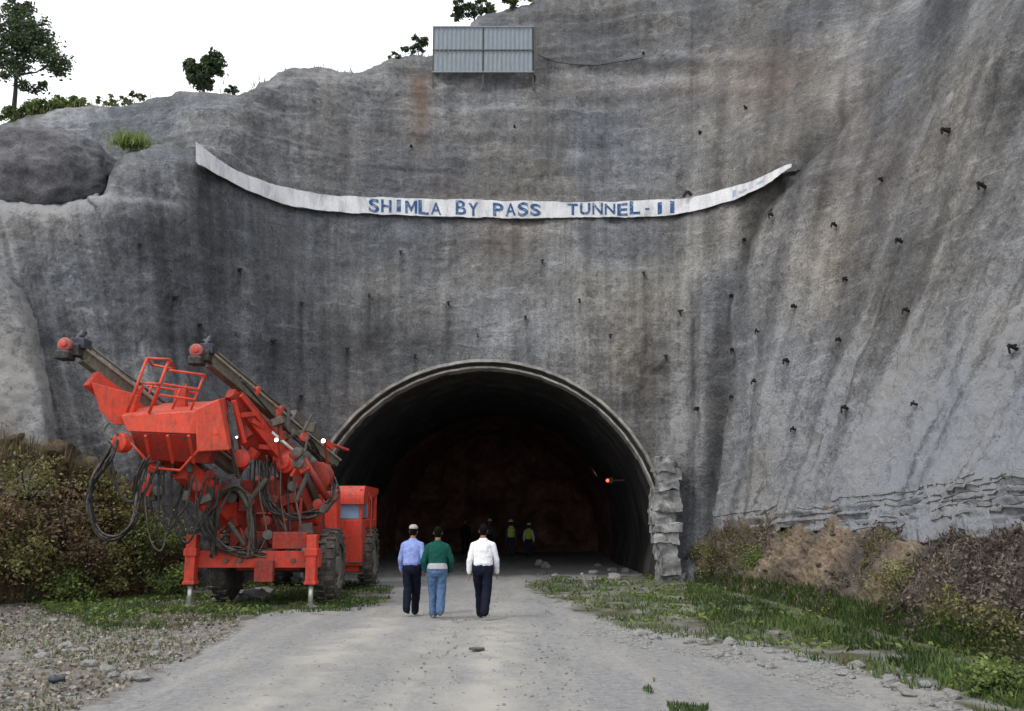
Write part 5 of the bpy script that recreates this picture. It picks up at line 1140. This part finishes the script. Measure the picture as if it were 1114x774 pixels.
def shrub(px, py, Y, rx, rz, label, mat, seed, n=14, leaf=.075, base=None, group=None):
    Y += float(np.interp(px, [0, 100, 190, 220], [3.1, 1.7, .7, 0])); c = P(px, py, Y); b = Vector((c.x, c.y, c.z - rz * Y / FPX)); rX = rx * Y / FPX; rZ = rz * Y / FPX
    root = empty('shrub', b, label, 'shrub', group); rr = np.random.default_rng(seed); m = MB()
    for _ in range(9):
        e = c + Vector((rr.normal() * rX * .5, rr.normal() * rX * .5, rr.normal() * rZ * .5)); m.tube([b - Vector((0, -.1, .2)), b.lerp(e, .5) + Vector((rr.normal() * .05, 0, .05)), e], [.018, .013, .006], 5)
    m.build('stem', M['bark'], root, True); q, t_ = crown_points(c, rX, rX, rZ, n, 60, rr, .38, .25); leaves_mesh('foliage', q, leaf * rr.uniform(.5, 1.3, len(q)), M[mat], root, seed, t_)
for i, a in enumerate([(70, 640, 18.6, 26, 18, 'bright green low shrub at the foot of the left bank', 'leaf_shrub'), (125, 612, 20.4, 24, 34, 'yellow-green bush behind the hanging hose loop of the rig', 'leaf_olive'), (165, 590, 21.6, 26, 40, 'dark green bush between the left bank and the drill rig', 'leaf_shrub'), (28, 600, 17.4, 30, 26, 'dark tangled bush on the left bank near the frame edge', 'leaf_olive'), (70, 560, 18.8, 34, 30, 'brown-leaved bush halfway up the left bank', 'leaf_dry'), (30, 515, 17.3, 32, 22, 'olive bush at the top of the left bank under the buttress', 'leaf_olive'), (115, 555, 20.6, 26, 26, 'leafy bush high on the bank behind the rig hoses', 'leaf_olive'), (190, 632, 21.5, 20, 14, 'low weeds shrub beside the left outrigger', 'leaf_shrub'), (8, 555, 16.9, 24, 22, 'dry brown bush at the left frame edge', 'leaf_dry'), (92, 600, 19.4, 22, 24, 'reddish brown bush beside the yellow-green one', 'leaf_dry')]):
    shrub(*a, seed=520 + i, n=20, leaf=.05)
r = np.random.default_rng(551)
p = on_sheet(VR, 90000, r, 0, .93); ax_, ay_ = project(p)
# soil falls stay bare: diagonal tan fans; the rest is scrubby
fan = np.exp(-((ax_ - 900 + (ay_ - 600) * .75) / 22) ** 2) + np.exp(-((ax_ - 830 + (ay_ - 620) * .9) / 16) ** 2) * .8 + np.exp(-((ax_ - 985 + (ay_ - 600) * .8) / 18) ** 2) * .7
f = fbm(p * 1.1 + 3, 4, 552); k_ = (f - fan * 1.6) > -.14; p = p[k_] + r.normal(size=(k_.sum(), 3)) * .05; f = f[k_]; dr = fbm(p * .7 + 20, 3, 553) + (project(p)[0] - 960) * .0012 > -.05
tag(leaves_mesh('bank_weeds', p[~dr], r.uniform(.015, .05, (~dr).sum()), M['leaf_olive'], None, 554, np.clip(.15 + f[~dr], 0, 1)), 'patchy olive weeds on the brown earth bank at the right', 'weeds', kind='stuff')
tag(leaves_mesh('bank_dry_scrub', p[dr], r.uniform(.015, .055, dr.sum()), M['scrub'], None, 556, np.clip(.25 + f[dr], 0, 1)), 'grey-brown dry scrub on the earth bank at the right edge', 'scrub', kind='stuff')
p = on_sheet(VR, 4500, r, .05, .9); ax_, ay_ = project(p); fan = np.exp(-((ax_ - 900 + (ay_ - 600) * .75) / 26) ** 2) + np.exp(-((ax_ - 830 + (ay_ - 620) * .9) / 20) ** 2) + np.exp(-((ax_ - 985 + (ay_ - 600) * .8) / 20) ** 2); p = p[fan < .3]
tag(blades('bank_stems', p, .22, M['scrub'], 557, wd=.008, tint=.5, lean=1.3), 'dry grass stems over the right earth bank', 'stems', kind='stuff')
p = on_sheet(VR, 18000, r, 0, .17)
tag(blades('bank_foot_grass', p, .15, M['grass'], 555, wd=.010, tint=None), 'taller grass along the foot of the right earth bank', 'grass', kind='stuff')
for i, a in enumerate([(868, 602, 21.8, 16, 20, 'upright green bush in the gully of the right earth bank', 'leaf_shrub'), (982, 640, 15.6, 34, 30, 'olive bush on the right earth bank below the ragged concrete edge', 'leaf_olive'), (828, 612, 23.2, 14, 14, 'low green bush left of the upright bush on the right bank', 'leaf_shrub'), (780, 608, 26, 16, 16, 'dull green bush on the bank beside the concrete pier', 'leaf_olive'), (1085, 748, 10.3, 30, 24, 'bright green weeds clump at the bottom right corner', 'leaf_shrub'), (1030, 625, 14.6, 20, 18, 'sparse brown bush near the right frame edge', 'leaf_dry')]):
    shrub(*a, seed=570 + i, n=40, leaf=.032)
rg = np.random.default_rng(77); ii = rg.choice(np.where((pxu > -60) & (pxu < 470))[0], 1500); pr_ = VU[0][ii] + rg.normal(size=(1500, 3)) * np.array([.05, .25, .02]) + np.array([0, .3, .05]); kk_ = fbm(pr_ * .5, 3, 78) > np.interp(pxu[ii], [0, 200, 300, 470], [-.3, .0, .25, .2])
tag(blades('ridge_grass', pr_[kk_], .22, M['leaf_olive'], 79, wd=.014, tint=.35, lean=.8), 'thin grass fringe along the skyline at upper left', 'grass', kind='stuff')
tuft = empty('grass_tuft', P(142, 158, 25.6), 'yellow-green grass tuft on top of the rounded wall shoulder at left', 'grass tuft')
q = np.array(P(142, 158, 25.6)) + np.random.default_rng(3).normal(size=(700, 3)) * np.array([.28, .2, .05]); blades('blades', q, .32, M['leaf_shrub'], 5, tuft, wd=.014, tint=.9)['kind'] = 'stuff'

# ------------------------------------------------------------------ STONES AND DEBRIS
def ico(seed, sub=1):
    bm = bmesh.new(); bmesh.ops.create_icosphere(bm, subdivisions=sub, radius=1); v = np.array([x.co[:] for x in bm.verts]); F = np.array([[x.index for x in f.verts] for f in bm.faces]); bm.free(); v *= (1 + fbm(v * 1.3 + seed, 2, seed)[:, None] * .55); return v, F
proto = [ico(s) for s in range(6)]
def pebbles(name, p, size, mat, seed, label):
    r = np.random.default_rng(seed); Vs, Fs = [], []; off = 0
    for i in range(6):
        sel = p[i::6]; n = len(sel); v, F = proto[i]; s = size * (r.random((n, 1)) ** 2.5 * 2.2 + .35); a = r.random(n) * 6.28; sc = np.stack([r.uniform(.7, 1.3, n), r.uniform(.7, 1.3, n), r.uniform(.4, .8, n)], -1)
        w_ = v[None] * sc[:, None] * s[:, :, None]; x = w_[..., 0] * np.cos(a)[:, None] - w_[..., 1] * np.sin(a)[:, None]; y = w_[..., 0] * np.sin(a)[:, None] + w_[..., 1] * np.cos(a)[:, None]
        V = np.stack([x, y, w_[..., 2]], -1) + sel[:, None]; Vs.append(V.reshape(-1, 3)); Fs.append((F[None] + np.arange(n)[:, None, None] * len(v)).reshape(-1, 3) + off); off += n * len(v)
    return tag(np_mesh(name, np.concatenate(Vs), np.concatenate(Fs), mat, None, False), label, 'gravel', kind='stuff')
road_poly = [(-100, 774), (140, 748), (255, 690), (380, 662), (430, 640), (580, 640), (690, 688), (870, 712), (1065, 774), (1065, 800), (-100, 800)]
p, f = scatter_ground(road_poly, 90000, 601, 1.0, -.6); pebbles('road_gravel', p[:4500], .009, M['stone'], 602, 'loose grey gravel scattered over the road')
p, f = scatter_ground(left_litter, 40000, 611, 1.0, -.4); pebbles('shoulder_gravel', p[:2600], .022, M['stone'], 612, 'pale stones and chips on the left shoulder')
edge_poly = [(640, 670), (735, 688), (870, 706), (1000, 745), (1070, 780), (1040, 800), (960, 770), (850, 735), (720, 705), (630, 690)]
p, f = scatter_ground(edge_poly, 40000, 621, 1.4, -.1); pebbles('edge_gravel', p[:1800], .02, M['stone'], 622, 'broken stones along the right edge of the road')
p = on_sheet(VR, 700, np.random.default_rng(9), 0, .8); pebbles('bank_rubble', p, .03, M['earth'], 632, 'earth clods and rubble on the right bank')
rk = random.Random(4)
def stone(px, py, s, label=None, mat='stone', group=None, seed=0):
    p = gp(px, py); v, F = ico(seed + 20, 2); o = np_mesh('stone', v * np.array([s, s * .9, s * .6]) , F, M[mat], None, False); o.location = p + Vector((0, 0, s * .25)); o.rotation_euler = (0, 0, rk.random() * 6)
    return tag(o, label or 'pale stone lying along the right edge of the gravel road', 'stone', group or 'pale stones along the road edge')
for i in range(44):
    x = rk.uniform(690, 1050); y = np.interp(x, [690, 800, 900, 1000, 1050], [690, 703, 722, 750, 770]) + rk.uniform(-6, 14); stone(x, y, rk.uniform(.035, .11), seed=i)
for i in range(9): stone(rk.uniform(246, 290), rk.uniform(648, 656), rk.uniform(.14, .3), 'grey rubble stone heaped beneath the drill rig', 'stone', 'rubble stones under the drill rig', 50 + i)
for i in range(12): stone(rk.uniform(20, 240), rk.uniform(665, 745), rk.uniform(.05, .11), 'pale stone among dead leaves on the left shoulder', 'stone', 'stones on the left shoulder', 70 + i)
for i in range(9): stone(rk.uniform(585, 690), rk.uniform(614, 636), rk.uniform(.10, .24), 'stone lying at the right side of the tunnel mouth', 'stone', 'stones at the tunnel mouth', 90 + i)
stone(150, 741, .14, 'flat pale stone at the near end of the left shoulder', 'stone', 'stones on the left shoulder', 120)
p = gp(636, 640); tag(MB().beam(p + Vector((.1, 0, -.1)), p + Vector((-.08, -.05, .42)), .09, .07).build('marker_post', M['rib'], None, bevel=.01), 'short white post leaning by the tunnel mouth', 'post')
p = gp(679, 637); pts = [p + Vector((.15 * math.cos(a), .05, .11 * math.sin(a) + .02)) for a in np.linspace(0, math.pi, 14)]
tag(MB().tube(pts, .035, 8).build('pipe_hoop', M['rib'], None, True), 'pale bent pipe half buried at the foot of the tunnel arch', 'pipe')
p = gp(519, 707); m = MB(); n = 14; V = [p + Vector((.11 * math.cos(2 * math.pi * i / n) * (1 + .2 * math.sin(3 * i)), .08 * math.sin(2 * math.pi * i / n), .02)) for i in range(n)]; V += [v + Vector((0, 0, .035)) * 1 for v in V]
m.add(V, [tuple(range(n))[::-1], tuple(range(n, 2 * n))] + [(i, (i + 1) % n, n + (i + 1) % n, n + i) for i in range(n)]); tag(m.build('rubber_scrap', M['rubber'], None, bevel=.01), 'small black rubber scrap lying on the road behind the walkers', 'scrap')
p = gp(62, 745); tag(rock_blob('plastic_scrap', p + Vector((0, 0, .05)), .09, .07, .05, M['bluegrey'], .4, seed=8, n=8), 'crumpled dark blue plastic scrap on the left shoulder', 'scrap')
